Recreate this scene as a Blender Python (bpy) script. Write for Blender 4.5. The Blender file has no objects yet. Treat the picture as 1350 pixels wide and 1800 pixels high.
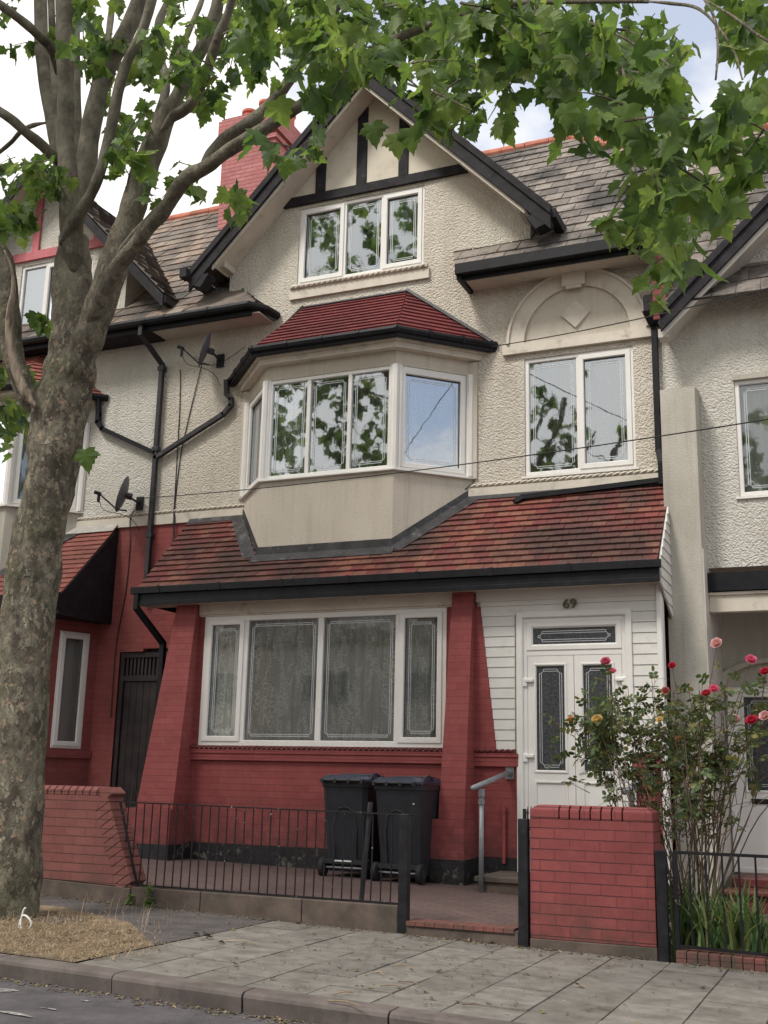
import bpy, bmesh, math, random
from mathutils import Vector, Matrix
R=math.radians
random.seed(7)
S=bpy.context.scene
C=S.collection
# ------------------------------------------------------------------ camera
FPX=1972.39
FW=Vector((-0.38876896,0.89163476,0.23204775)); RT=Vector((0.91857738,0.3945831,0.02279859)); UP=Vector((0.0712341,-0.2220172,0.97243718))
CP=Vector((0,-13.4976,1.22))
cd=bpy.data.cameras.new('camera'); cam=bpy.data.objects.new('camera',cd); C.objects.link(cam)
cam.matrix_world=Matrix(((RT.x,UP.x,-FW.x,CP.x),(RT.y,UP.y,-FW.y,CP.y),(RT.z,UP.z,-FW.z,CP.z),(0,0,0,1)))
cd.sensor_fit='VERTICAL'; cd.sensor_height=24; cd.lens=24*FPX/1800; cd.clip_end=2000; cd.clip_start=.05
S.camera=cam
def at(u,v,ax,val):
    """world point on an axis plane seen at photo position u,v (survey helper)"""
    d=FW+RT*((u-675)/FPX)-UP*((v-900)/FPX)
    return CP+d*((val-CP[ax])/d[ax])
# ------------------------------------------------------------------ sky
SUN_EL,SUN_AZ=R(52),R(205)          # azimuth clockwise from +Y
W=bpy.data.worlds.new('World'); S.world=W; W.use_nodes=True
nt=W.node_tree; nt.nodes.clear(); N=nt.nodes.new; Lk=nt.links.new
sky=N('ShaderNodeTexSky'); sky.sky_type='NISHITA'; sky.sun_disc=False; sky.sun_elevation=SUN_EL; sky.sun_rotation=SUN_AZ
b1=N('ShaderNodeBackground'); b1.inputs[1].default_value=.15; Lk(sky.outputs[0],b1.inputs[0])
b2=N('ShaderNodeBackground'); b2.inputs[0].default_value=(1,.972,.93,1); b2.inputs[1].default_value=.9
tc=N('ShaderNodeTexCoord'); nz=N('ShaderNodeTexNoise'); nz.inputs['Scale'].default_value=3.2; nz.inputs['Detail'].default_value=7; nz.inputs['Roughness'].default_value=.55
mp=N('ShaderNodeMapping'); mp.inputs['Location'].default_value=(1.7,.4,.2); mp.inputs['Scale'].default_value=(1,1,1.6)
Lk(tc.outputs['Generated'],mp.inputs[0]); Lk(mp.outputs[0],nz.inputs[0])
# open a blue gap in the cloud up and to the right of the house
dt=N('ShaderNodeVectorMath'); dt.operation='DOT_PRODUCT'
gap=(FW+RT*.30+UP*.47).normalized(); dt.inputs[1].default_value=gap; Lk(tc.outputs['Generated'],dt.inputs[0])
mr=N('ShaderNodeMapRange'); mr.inputs[1].default_value=.93; mr.inputs[2].default_value=.997; mr.inputs[3].default_value=0; mr.inputs[4].default_value=.34; Lk(dt.outputs['Value'],mr.inputs[0])
dt2=N('ShaderNodeVectorMath'); dt2.operation='DOT_PRODUCT'; dt2.inputs[1].default_value=Vector((.78,-.50,.40)).normalized(); Lk(tc.outputs['Generated'],dt2.inputs[0])
mr2=N('ShaderNodeMapRange'); mr2.inputs[1].default_value=.80; mr2.inputs[2].default_value=.98; mr2.inputs[4].default_value=.30; Lk(dt2.outputs['Value'],mr2.inputs[0])
ad=N('ShaderNodeMath'); ad.operation='ADD'; Lk(mr.outputs[0],ad.inputs[0]); Lk(mr2.outputs[0],ad.inputs[1])
sb=N('ShaderNodeMath'); sb.operation='SUBTRACT'; Lk(nz.outputs[0],sb.inputs[0]); Lk(ad.outputs[0],sb.inputs[1])
cr=N('ShaderNodeMapRange'); cr.inputs[1].default_value=.20; cr.inputs[2].default_value=.36; Lk(sb.outputs[0],cr.inputs[0])
cm=N('ShaderNodeMath'); cm.operation='MULTIPLY_ADD'; cm.inputs[1].default_value=.68; cm.inputs[2].default_value=.32; Lk(cr.outputs[0],cm.inputs[0])
mx=N('ShaderNodeMixShader'); Lk(cm.outputs[0],mx.inputs[0]); Lk(b1.outputs[0],mx.inputs[1]); Lk(b2.outputs[0],mx.inputs[2])
wo=N('ShaderNodeOutputWorld'); Lk(mx.outputs[0],wo.inputs[0])
# ------------------------------------------------------------------ sun
sd=bpy.data.lights.new('sun','SUN'); sd.energy=2.2; sd.angle=R(14); sd.color=(1,.955,.885)
so=bpy.data.objects.new('sun',sd); C.objects.link(so)
sdir=Vector((math.sin(SUN_AZ)*math.cos(SUN_EL),math.cos(SUN_AZ)*math.cos(SUN_EL),math.sin(SUN_EL)))
so.rotation_euler=(-sdir).to_track_quat('-Z','Y').to_euler(); so.location=sdir*60
S.view_settings.view_transform='Standard'; S.view_settings.look='None'; S.view_settings.exposure=0.58; S.view_settings.gamma=1.0
S.render.film_transparent=False
try: S.cycles.max_bounces=8; S.cycles.transparent_max_bounces=24
except Exception: pass

# ================================================================== materials
def nd(nt,t,**k):
    n=nt.nodes.new(t)
    for a,v in k.items(): setattr(n,a,v)
    return n
def newmat(name):
    m=bpy.data.materials.new(name); m.use_nodes=True; nt=m.node_tree; nt.nodes.clear()
    o=nd(nt,'ShaderNodeOutputMaterial'); b=nd(nt,'ShaderNodeBsdfPrincipled'); nt.links.new(b.outputs[0],o.inputs[0])
    g=nd(nt,'ShaderNodeNewGeometry')
    return m,nt,b,g
def noise(nt,vec,scale,detail=4,rough=.55,dist=0,stretch=None):
    n=nd(nt,'ShaderNodeTexNoise'); n.inputs['Scale'].default_value=scale; n.inputs['Detail'].default_value=detail
    n.inputs['Roughness'].default_value=rough; n.inputs['Distortion'].default_value=dist
    if stretch:
        m=nd(nt,'ShaderNodeMapping'); m.inputs['Scale'].default_value=stretch; nt.links.new(vec,m.inputs[0]); vec=m.outputs[0]
    nt.links.new(vec,n.inputs['Vector']); return n.outputs[0]
def rng(nt,v,a,b,c=0,d=1):
    m=nd(nt,'ShaderNodeMapRange'); m.inputs[1].default_value=a; m.inputs[2].default_value=b; m.inputs[3].default_value=c; m.inputs[4].default_value=d
    nt.links.new(v,m.inputs[0]); return m.outputs[0]
def mixc(nt,f,a,b,mode='MIX'):
    m=nd(nt,'ShaderNodeMix',data_type='RGBA',blend_type=mode)
    for s,v in ((m.inputs[0],f),(m.inputs[6],a),(m.inputs[7],b)):
        if isinstance(v,(int,float)): s.default_value=v
        elif isinstance(v,tuple): s.default_value=(*v,1) if len(v)==3 else v
        else: nt.links.new(v,s)
    return m.outputs[2]
def mth(nt,op,a,b=None):
    m=nd(nt,'ShaderNodeMath',operation=op)
    for i,v in enumerate((a,b)):
        if v is None: continue
        if isinstance(v,(int,float)): m.inputs[i].default_value=v
        else: nt.links.new(v,m.inputs[i])
    return m.outputs[0]
def bump(nt,b,h,strength=.5,dist=.01):
    n=nd(nt,'ShaderNodeBump'); n.inputs['Strength'].default_value=strength; n.inputs['Distance'].default_value=dist
    nt.links.new(h,n.inputs['Height']); nt.links.new(n.outputs[0],b.inputs['Normal'])
def uz(nt,g):
    """x+y along the wall, z up"""
    s=nd(nt,'ShaderNodeSeparateXYZ'); nt.links.new(g.outputs['Position'],s.inputs[0])
    c=nd(nt,'ShaderNodeCombineXYZ'); nt.links.new(mth(nt,'ADD',s.outputs[0],s.outputs[1]),c.inputs[0]); nt.links.new(s.outputs[2],c.inputs[1])
    return c.outputs[0],s
M={}
def plain(name,col,rough=.6,var=.12,scale=6,bs=.15,bd=.004,bscale=60,dirt=None,metal=0,spec=.4,islands=0):
    m,nt,b,g=newmat(name); P=g.outputs['Position']
    n=noise(nt,P,scale,5,.6); dk=tuple(c*(1-var*2) for c in col); lt=tuple(min(1,c*(1+var)) for c in col)
    c=mixc(nt,rng(nt,n,.3,.7),dk,lt)
    if dirt:
        f=rng(nt,noise(nt,P,dirt[1],6,.65),dirt[2],dirt[3]); c=mixc(nt,f,c,dirt[0])
    if islands:
        r=g.outputs['Random Per Island']; k=rng(nt,r,0,1,1-islands,1+islands)
        cc=nd(nt,'ShaderNodeCombineColor'); [nt.links.new(k,cc.inputs[i]) for i in range(3)]
        c=mixc(nt,1.0,c,cc.outputs[0],'MULTIPLY')
    nt.links.new(c,b.inputs['Base Color']); b.inputs['Roughness'].default_value=rough; b.inputs['Metallic'].default_value=metal
    b.inputs['Specular IOR Level'].default_value=spec
    bump(nt,b,noise(nt,P,bscale,4),bs,bd); M[name]=m; return m
def roughcast(name,col,stain,amt=.45,bstr=1.0,fine=False):
    m,nt,b,g=newmat(name); P=g.outputs['Position']
    v=nd(nt,'ShaderNodeTexVoronoi',feature='SMOOTH_F1'); v.inputs['Scale'].default_value=44 if not fine else 75; v.inputs['Smoothness'].default_value=.7
    w=noise(nt,P,9,3); va=nd(nt,'ShaderNodeVectorMath',operation='ADD'); nt.links.new(P,va.inputs[0])
    sc=nd(nt,'ShaderNodeCombineXYZ'); nt.links.new(mth(nt,'MULTIPLY',w,.05),sc.inputs[0]); nt.links.new(mth(nt,'MULTIPLY',w,-.04),sc.inputs[2]); nt.links.new(sc.outputs[0],va.inputs[1])
    nt.links.new(va.outputs[0],v.inputs['Vector'])
    h=mth(nt,'ADD',mth(nt,'MULTIPLY',mth(nt,'SUBTRACT',.7,v.outputs['Distance']),1.2),mth(nt,'MULTIPLY',noise(nt,P,60,4,.6),.9))
    big=rng(nt,noise(nt,P,.75,5,.6),.38,.72); streak=rng(nt,noise(nt,P,2.2,5,.6,0,(1.6,1.6,.35)),.45,.8)
    c=mixc(nt,mth(nt,'MULTIPLY',big,amt),col,stain); c=mixc(nt,mth(nt,'MULTIPLY',streak,amt*.8),c,tuple(x*.72 for x in stain))
    dr=rng(nt,noise(nt,P,3.0,5,.6,.2,(4,4,.22)),.52,.75); c=mixc(nt,mth(nt,'MULTIPLY',dr,.30 if fine else .18),c,tuple(x*.6 for x in stain))
    pit=rng(nt,h,.35,.95,1,0); c=mixc(nt,mth(nt,'MULTIPLY',pit,.28),c,tuple(x*.55 for x in col))
    nt.links.new(c,b.inputs['Base Color']); b.inputs['Roughness'].default_value=.9; b.inputs['Specular IOR Level'].default_value=.2
    bump(nt,b,h,bstr,.016 if not fine else .006); M[name]=m
def brick(name,c1,c2,mortar,w=.235,h=.079,ms=.006,off=.5,squash=None,bs=.5,dirt=None,horiz=False):
    m,nt,b,g=newmat(name); P=g.outputs['Position']
    vec,s=uz(nt,g)
    if horiz: vec=P
    t=nd(nt,'ShaderNodeTexBrick'); t.offset=off
    for k,v in (('Scale',1),('Mortar Size',ms),('Mortar Smooth',.3),('Bias',0),('Brick Width',w),('Row Height',h)): t.inputs[k].default_value=v
    t.inputs['Color1'].default_value=(*c1,1); t.inputs['Color2'].default_value=(*c2,1); t.inputs['Mortar'].default_value=(*mortar,1)
    nt.links.new(vec,t.inputs[0])
    t.inputs['Mortar'].default_value=(*c1,1)
    t2=nd(nt,'ShaderNodeTexBrick'); t2.offset=0
    for k,v in (('Scale',1),('Mortar Size',ms),('Mortar Smooth',.3),('Bias',0),('Brick Width',w if horiz else 400.0),('Row Height',h)): t2.inputs[k].default_value=v
    nt.links.new(vec,t2.inputs[0])
    fm=mth(nt,'MAXIMUM',mth(nt,'MULTIPLY',t.outputs['Fac'],.35 if not horiz else 1.0),mth(nt,'MULTIPLY',t2.outputs['Fac'],rng(nt,noise(nt,P,2.3,3),.3,.6,.55,1.0) if not horiz else 0.0))
    c0_=mixc(nt,fm,t.outputs[0],mortar)
    n=noise(nt,P,3,5,.6); c=mixc(nt,mth(nt,'MULTIPLY',rng(nt,n,.35,.7),.45),c0_,tuple(x*.62 for x in c1))
    n2=rng(nt,noise(nt,P,14,5,.7),.5,.8,0,.35); c=mixc(nt,n2,c,tuple(min(1,x*1.35) for x in c2)); c=mixc(nt,rng(nt,noise(nt,P,34,4,.65),.66,.70,0,.55),c,tuple(x*.8+.02 for x in mortar)); c=mixc(nt,rng(nt,noise(nt,P,1.3,6,.7,.4),.50,.78,0,.45),c,tuple(x*.45+.012 for x in c1))
    if dirt:
        f=rng(nt,s.outputs[2],dirt[1],dirt[2],1,0); f=mth(nt,'MULTIPLY',f,rng(nt,noise(nt,P,6,5,.7),.3,.6)); c=mixc(nt,f,c,dirt[0])
    nt.links.new(c,b.inputs['Base Color']); b.inputs['Roughness'].default_value=.72; b.inputs['Specular IOR Level'].default_value=.3
    hh=mth(nt,'SUBTRACT',mth(nt,'MULTIPLY',noise(nt,P,70,3),.35),fm); bump(nt,b,hh,bs,.006); M[name]=m
def tilemat(name,cols,dark,amt,bandscale=.8,lichen=True):
    m,nt,b,g=newmat(name); P=g.outputs['Position']
    ramp=nd(nt,'ShaderNodeValToRGB'); ramp.color_ramp.interpolation='LINEAR'
    e=ramp.color_ramp.elements
    while len(e)<len(cols): e.new(.5)
    for i,cc in enumerate(cols): e[i].position=i/(len(cols)-1); e[i].color=(*cc,1)
    nt.links.new(g.outputs['Random Per Island'],ramp.inputs[0])
    c=ramp.outputs[0]
    f=rng(nt,noise(nt,P,bandscale,6,.65),.46,.62); c=mixc(nt,mth(nt,'MULTIPLY',f,amt),c,dark)
    f=rng(nt,noise(nt,P,9,5,.7),.5,.72); c=mixc(nt,mth(nt,'MULTIPLY',f,amt*.7),c,dark)
    if lichen:
        f=rng(nt,noise(nt,P,26,3,.5),.72,.78); c=mixc(nt,mth(nt,'MULTIPLY',f,.6),c,(.5,.48,.42))
    nt.links.new(c,b.inputs['Base Color']); b.inputs['Roughness'].default_value=.8; b.inputs['Specular IOR Level'].default_value=.3
    bump(nt,b,noise(nt,P,55,4),.35,.005); M[name]=m

CREAM=(.67,.625,.55)
roughcast('roughcast',CREAM,(.46,.37,.27),.45)
roughcast('grey_roughcast',(.68,.655,.60),(.42,.38,.32),.45)
roughcast('smooth_render',(.60,.545,.465),(.40,.34,.27),.35,.35,True)
roughcast('grey_render',(.55,.52,.455),(.34,.31,.26),.65,.4,True)
plain('cream_trim',(.60,.545,.465),.7,.07,3,.1,.003,80,dirt=((.30,.25,.19),5,.56,.8))
plain('panel_plaster',(.62,.565,.47),.8,.06,1.6,.12,.003,40,dirt=((.40,.34,.26),2.5,.5,.85))
plain('upvc',(.74,.72,.69),.35,.03,3,.03,.002,30,spec=.5)
plain('upvc_trim',(.52,.49,.44),.5,.06,3,.05,.002,30,dirt=((.3,.27,.22),4,.52,.8))
plain('cladding',(.66,.645,.61),.45,.04,2.5,.04,.002,30,dirt=((.42,.38,.32),4,.58,.85))
plain('black_paint',(.015,.015,.018),.5,.3,8,.25,.004,30,dirt=((.04,.037,.037),9,.6,.8),spec=.22)
plain('black_timber',(.028,.025,.029),.75,.25,7,.35,.006,24,dirt=((.09,.08,.075),14,.62,.82),spec=.2)
plain('gutter_black',(.014,.014,.017),.5,.2,8,.05,.002,20,dirt=((.025,.025,.025),6,.58,.8),spec=.18)
plain('pipe_grey',(.030,.028,.033),.45,.2,9,.1,.003,30,dirt=((.14,.13,.12),9,.6,.82))
plain('lead',(.040,.039,.043),.5,.3,5,.4,.01,7,dirt=((.22,.21,.21),6,.55,.8))
plain('cement',(.42,.40,.37),.85,.15,8,.4,.01,20)
plain('concrete',(.105,.080,.066),.9,.22,5,.35,.006,30,dirt=((.05,.046,.036),3.2,.5,.72))
plain('kerb_stone',(.120,.100,.092),.85,.18,4,.3,.005,40,dirt=((.055,.046,.044),3.5,.52,.70))
plain('slab',(.165,.153,.138),.88,.16,7,.35,.004,50,dirt=((.085,.074,.06),4,.50,.75),islands=.13)
plain('sand_joint',(.060,.052,.042),.95,.3,9,.4,.006,30)
plain('asphalt',(.078,.070,.077),.9,.2,5,.6,.006,90,dirt=((.13,.12,.115),50,.6,.7))
plain('tarmac_patch',(.080,.070,.070),.92,.2,5,.6,.006,80,dirt=((.17,.155,.14),45,.6,.72))
plain('earth',(.17,.125,.08),.95,.3,7,.6,.02,20)
plain('bin_plastic',(.020,.022,.028),.5,.15,6,.12,.002,60,spec=.45)
plain('bin_lid',(.028,.033,.058),.38,.15,6,.1,.002,60,spec=.5)
plain('rubber',(.014,.014,.014),.75,.15,9,.2,.003,50)
plain('galvanised',(.26,.27,.29),.42,.1,12,.08,.002,30,metal=.35)
plain('brass',(.11,.085,.055),.45,.2,20,.1,.001,30,metal=.6)
plain('iron_rail',(.014,.013,.015),.5,.2,10,.5,.004,60,dirt=((.45,.42,.38),26,.655,.675),spec=.25)
plain('rope_red',(.16,.035,.035),.7,.25,8,.2,.004,40)
plain('red_paint',(.26,.055,.055),.65,.15,5,.15,.003,40)
plain('pink_timber',(.52,.15,.17),.7,.12,7,.2,.003,30)
plain('ridge_tile',(.42,.15,.10),.8,.2,5,.2,.004,40,islands=.15)
plain('terracotta',(.50,.13,.085),.75,.15,4,.15,.004,40)
plain('dish_metal',(.13,.13,.15),.5,.1,6,.05,.001,40)
plain('cable',(.018,.018,.018),.6,.1,5,0,0,5)
plain('dark_wood',(.030,.022,.022),.6,.3,5,.3,.004,18,dirt=((.10,.04,.03),5,.62,.85))
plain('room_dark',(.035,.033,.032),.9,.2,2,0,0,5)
plain('stem',(.13,.095,.065),.8,.3,12,.3,.003,50)
plain('white_thing',(.72,.72,.70),.5,.05,9,.1,.002,40)
plain('worn_marking',(.30,.29,.28),.8,.25,20,.2,.003,40,dirt=((.08,.075,.08),30,.5,.6))
plain('opposite_wall',(.55,.52,.48),.9,.1,2,.2,.01,10)
plain('step_red',(.13,.025,.025),.5,.15,5,.2,.004,30)
brick('house_brick',(.262,.060,.058),(.30,.078,.074),(.150,.034,.038),.235,.0805,.004,bs=.3,dirt=((.10,.035,.035),.25,1.1))
brick('neighbour_brick',(.235,.060,.056),(.26,.078,.07),(.165,.042,.040),.235,.0805,.004,bs=.3,dirt=((.12,.05,.045),.25,1.3))
brick('wall_brick',(.205,.048,.048),(.24,.060,.058),(.045,.020,.020),.236,.0800,.0050,bs=.75,dirt=((.050,.038,.028),-.05,.40))
brick('old_wall_brick',(.185,.062,.055),(.215,.078,.068),(.065,.032,.028),.236,.0800,.0055,bs=.75,dirt=((.07,.055,.042),-.05,.42))
brick('chimney_brick',(.40,.130,.130),(.47,.19,.185),(.17,.065,.065),.235,.079,.008,bs=.7)
plain('flaking_paint',(.014,.013,.015),.6,.3,8,.8,.012,22,dirt=((.10,.088,.075),7,.57,.62))
brick('plinth',(.014,.013,.015),(.026,.023,.024),(.050,.045,.040),.235,.08,.007,bs=.9,dirt=((.17,.145,.12),-.1,.24))
brick('yard_paving',(.105,.072,.068),(.130,.086,.080),(.055,.040,.037),.21,.105,.006,bs=.5,horiz=True)
tilemat('tan_tiles',[(.10,.088,.080),(.185,.160,.140),(.25,.215,.188),(.145,.126,.114),(.28,.24,.21)],(.032,.030,.029),.92,.9)
tilemat('tan_tiles_left',[(.18,.138,.115),(.27,.20,.155),(.14,.12,.105),(.29,.23,.185)],(.038,.034,.033),.88,.75)
tilemat('red_tiles',[(.155,.040,.038),(.195,.052,.046),(.235,.10,.068),(.15,.060,.050),(.18,.046,.043)],(.045,.034,.031),.78,.62)
tilemat('bay_tiles',[(.150,.035,.038),(.19,.047,.047),(.17,.040,.043)],(.085,.030,.032),.5,.9,False)
tilemat('neighbour_tiles',[(.27,.085,.070),(.31,.11,.085),(.24,.075,.06)],(.10,.05,.045),.4,.8)
tilemat('old_dark_tiles',[(.12,.10,.09),(.17,.14,.12),(.10,.085,.08)],(.04,.036,.034),.7,.9)
# glass: clear double glazing, stronger mirror at grazing angles
def glass(name,base,tint=(.85,.9,.95)):
    m,nt,b,g=newmat(name); nt.nodes.remove(b)
    t=nd(nt,'ShaderNodeBsdfTransparent'); t.inputs[0].default_value=(.80,.83,.82,1)
    gl=nd(nt,'ShaderNodeBsdfGlossy'); gl.inputs['Roughness'].default_value=.03; gl.inputs[0].default_value=(*tint,1)
    lw=nd(nt,'ShaderNodeFresnel'); lw.inputs[0].default_value=1.55
    f=mth(nt,'ADD',mth(nt,'MULTIPLY',lw.outputs[0],1.6),base)
    bp=nd(nt,'ShaderNodeBump'); bp.inputs['Strength'].default_value=.10; bp.inputs['Distance'].default_value=.01
    nt.links.new(noise(nt,g.outputs['Position'],5.0,2,.4),bp.inputs['Height']); nt.links.new(bp.outputs[0],gl.inputs['Normal'])
    mx=nd(nt,'ShaderNodeMixShader'); nt.links.new(f,mx.inputs[0]); nt.links.new(t.outputs[0],mx.inputs[1]); nt.links.new(gl.outputs[0],mx.inputs[2])
    o=[n for n in nt.nodes if n.type=='OUTPUT_MATERIAL'][0]; nt.links.new(mx.outputs[0],o.inputs[0]); M[name]=m
glass('glass',.10); glass('glass_bright',.40); glass('glass_mid',.31)
def obscure():
    m,nt,b,g=newmat('obscure_glass'); P=g.outputs['Position']
    n=noise(nt,P,38,4,.6); c=mixc(nt,rng(nt,n,.35,.7),(.022,.024,.028),(.075,.08,.088))
    nt.links.new(c,b.inputs['Base Color']); b.inputs['Roughness'].default_value=.16; bump(nt,b,n,.5,.01); M['obscure_glass']=m
obscure()
plain('leading',(.62,.64,.66),.35,.05,9,0,0,5,metal=.3)
def lace(nm='lace',base=.46,amt=.75):
    m,nt,b,g=newmat(nm); vec,s=uz(nt,g)
    def rings(sc,k,lo,hi):
        v=nd(nt,'ShaderNodeTexVoronoi',feature='F1'); v.inputs['Scale'].default_value=sc; nt.links.new(vec,v.inputs[0])
        q=mth(nt,'ABSOLUTE',mth(nt,'SUBTRACT',mth(nt,'FRACT',mth(nt,'MULTIPLY',v.outputs['Distance'],k)),.5)); return rng(nt,q,lo,hi,1,0)
    flo=mth(nt,'MAXIMUM',rings(13,2.6,.10,.26),rings(34,2.0,.12,.30))
    col=rng(nt,noise(nt,vec,3.4,3,.6,.6,(2.6,.5,1)),.46,.56)          # floral columns
    hem=rng(nt,noise(nt,vec,5,2),.3,.7,0,.4)
    fold=rng(nt,noise(nt,vec,2.6,2,.5,0,(5,.05,1)),.35,.65,.0,.22)
    f=mth(nt,'MULTIPLY',flo,mth(nt,'MAXIMUM',col,.12))
    a=mth(nt,'ADD',mth(nt,'MULTIPLY',f,amt),mth(nt,'ADD',base,fold))
    b.inputs['Base Color'].default_value=(.78,.76,.70,1); b.inputs['Roughness'].default_value=.95
    nt.links.new(a,b.inputs['Alpha']); M[nm]=m
lace(); lace('thin_lace',.13,.32)
def drape(name,col):
    m,nt,b,g=newmat(name); b.inputs['Base Color'].default_value=(*col,1); b.inputs['Roughness'].default_value=.95; M[name]=m
drape('green_drape',(.20,.24,.18)); drape('net_drape',(.62,.62,.58))
def leafmat(name,cols,trans=.45):
    m,nt,b,g=newmat(name); P=g.outputs['Position']
    r=nd(nt,'ShaderNodeValToRGB'); e=r.color_ramp.elements
    while len(e)<len(cols): e.new(.5)
    for i,cc in enumerate(cols): e[i].position=i/(len(cols)-1); e[i].color=(*cc,1)
    nt.links.new(g.outputs['Random Per Island'],r.inputs[0])
    n=rng(nt,noise(nt,P,14,3),.35,.7,.78,1.12); cc=nd(nt,'ShaderNodeCombineColor'); [nt.links.new(n,cc.inputs[i]) for i in range(3)]
    c=mixc(nt,1.0,r.outputs[0],cc.outputs[0],'MULTIPLY')
    nt.links.new(c,b.inputs['Base Color']); b.inputs['Roughness'].default_value=.5; b.inputs['Specular IOR Level'].default_value=.35
    t=nd(nt,'ShaderNodeBsdfTranslucent'); c2=mixc(nt,1.0,c,(1.45,1.45,.75),'MULTIPLY'); nt.links.new(c2,t.inputs[0])
    mx=nd(nt,'ShaderNodeMixShader'); mx.inputs[0].default_value=trans
    nt.links.new(b.outputs[0],mx.inputs[1]); nt.links.new(t.outputs[0],mx.inputs[2])
    o=[n for n in nt.nodes if n.type=='OUTPUT_MATERIAL'][0]; nt.links.new(mx.outputs[0],o.inputs[0]); M[name]=m
leafmat('tree_leaf',[(.050,.092,.038),(.095,.165,.058),(.150,.235,.075),(.070,.122,.045),(.22,.30,.105),(.115,.19,.062)],.58)
leafmat('rose_leaf',[(.055,.095,.042),(.085,.135,.052),(.13,.18,.065),(.035,.068,.034),(.28,.25,.08),(.07,.12,.045)],.25)
leafmat('iris_leaf',[(.06,.13,.055),(.10,.19,.07),(.15,.24,.09),(.25,.26,.12)],.3)
leafmat('straw',[(.33,.24,.15),(.42,.32,.21),(.24,.17,.115),(.36,.28,.19),(.15,.11,.08)],.2)
leafmat('dead_leaf',[(.16,.11,.07),(.26,.19,.11),(.05,.038,.028),(.36,.29,.19),(.03,.025,.02),(.12,.09,.06),(.16,.18,.06)],.1)
leafmat('weed',[(.09,.19,.035),(.14,.26,.05)],.35)
for nm,c in (('petal_pink',(.70,.16,.32)),('petal_red',(.50,.03,.08)),('petal_pale',(.78,.46,.54)),('petal_yellow',(.80,.58,.30)),('petal_faded',(.45,.14,.14)),('petal_orange',(.62,.30,.14))):
    leafmat(nm,[tuple(x*.75 for x in c),c,tuple(min(.9,x*1.3+.05) for x in c)],.3)
def bark():
    m,nt,b,g=newmat('bark'); P=g.outputs['Position']
    f=rng(nt,noise(nt,P,7,6,.7,.6,(1,1,.5)),.42,.58); c=mixc(nt,f,(.080,.067,.054),(.190,.172,.130))
    wv=nd(nt,'ShaderNodeVectorMath',operation='ADD'); nt.links.new(P,wv.inputs[0]); nn_=nd(nt,'ShaderNodeTexNoise'); nn_.inputs['Scale'].default_value=22; nt.links.new(P,nn_.inputs[0])
    sc_=nd(nt,'ShaderNodeVectorMath',operation='SCALE'); sc_.inputs['Scale'].default_value=.07; nt.links.new(nn_.outputs['Color'],sc_.inputs[0]); nt.links.new(sc_.outputs[0],wv.inputs[1])
    mq=nd(nt,'ShaderNodeMapping'); mq.inputs['Scale'].default_value=(1,1,.55); nt.links.new(wv.outputs[0],mq.inputs[0])
    vv=nd(nt,'ShaderNodeTexVoronoi'); vv.inputs['Scale'].default_value=27; nt.links.new(mq.outputs[0],vv.inputs[0])
    cell=nd(nt,'ShaderNodeSeparateColor'); nt.links.new(vv.outputs['Color'],cell.inputs[0])
    c=mixc(nt,mth(nt,'MULTIPLY',rng(nt,cell.outputs[0],.72,.80),.55),c,(.30,.27,.20)); c=mixc(nt,mth(nt,'MULTIPLY',rng(nt,cell.outputs[1],.78,.90),.45),c,(.055,.045,.038))
    f2=rng(nt,noise(nt,P,17,5,.65,.4,(1,1,.55)),.57,.63); c=mixc(nt,mth(nt,'MULTIPLY',f2,.8),c,(.36,.33,.26))
    f3=rng(nt,noise(nt,P,2.2,4,.6),.5,.7); c=mixc(nt,mth(nt,'MULTIPLY',f3,.5),c,(.085,.095,.045))
    f4=rng(nt,noise(nt,P,15,4,.6,.2),.60,.64); c=mixc(nt,mth(nt,'MULTIPLY',f4,.8),c,(.33,.24,.17))
    s=nd(nt,'ShaderNodeSeparateXYZ'); nt.links.new(P,s.inputs[0])
    up=rng(nt,s.outputs[2],4.5,6.6,0,1); cu=mixc(nt,rng(nt,noise(nt,P,6,5,.6,0,(1,1,.6)),.35,.65),(.095,.084,.066),(.235,.218,.172))
    cu=mixc(nt,mth(nt,'MULTIPLY',rng(nt,noise(nt,P,3.1,4,.6),.5,.66),.55),cu,(.045,.038,.034))
    c=mixc(nt,mth(nt,'MULTIPLY',up,.85),c,cu)
    nt.links.new(c,b.inputs['Base Color']); b.inputs['Roughness'].default_value=.9; b.inputs['Specular IOR Level'].default_value=.2
    st=mth(nt,'SUBTRACT',1.15,mth(nt,'MULTIPLY',up,.75))
    h=mth(nt,'MULTIPLY',mth(nt,'ADD',mth(nt,'ADD',noise(nt,P,16,6,.7,.5,(1,1,.5)),mth(nt,'MULTIPLY',f2,.35)),mth(nt,'MULTIPLY',cell.outputs[2],.35)),st); bump(nt,b,h,1.0,.04); M['bark']=m
    m,nt,b,g=newmat('bare_wood'); P=g.outputs['Position']
    c=mixc(nt,rng(nt,noise(nt,P,26,5,.6,.3,(1,1,.12)),.35,.65),(.10,.072,.052),(.33,.265,.20))
    nt.links.new(c,b.inputs['Base Color']); b.inputs['Roughness'].default_value=.9; bump(nt,b,noise(nt,P,26,5,.6,.3,(1,1,.12)),1,.03); M['bare_wood']=m
bark()

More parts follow.
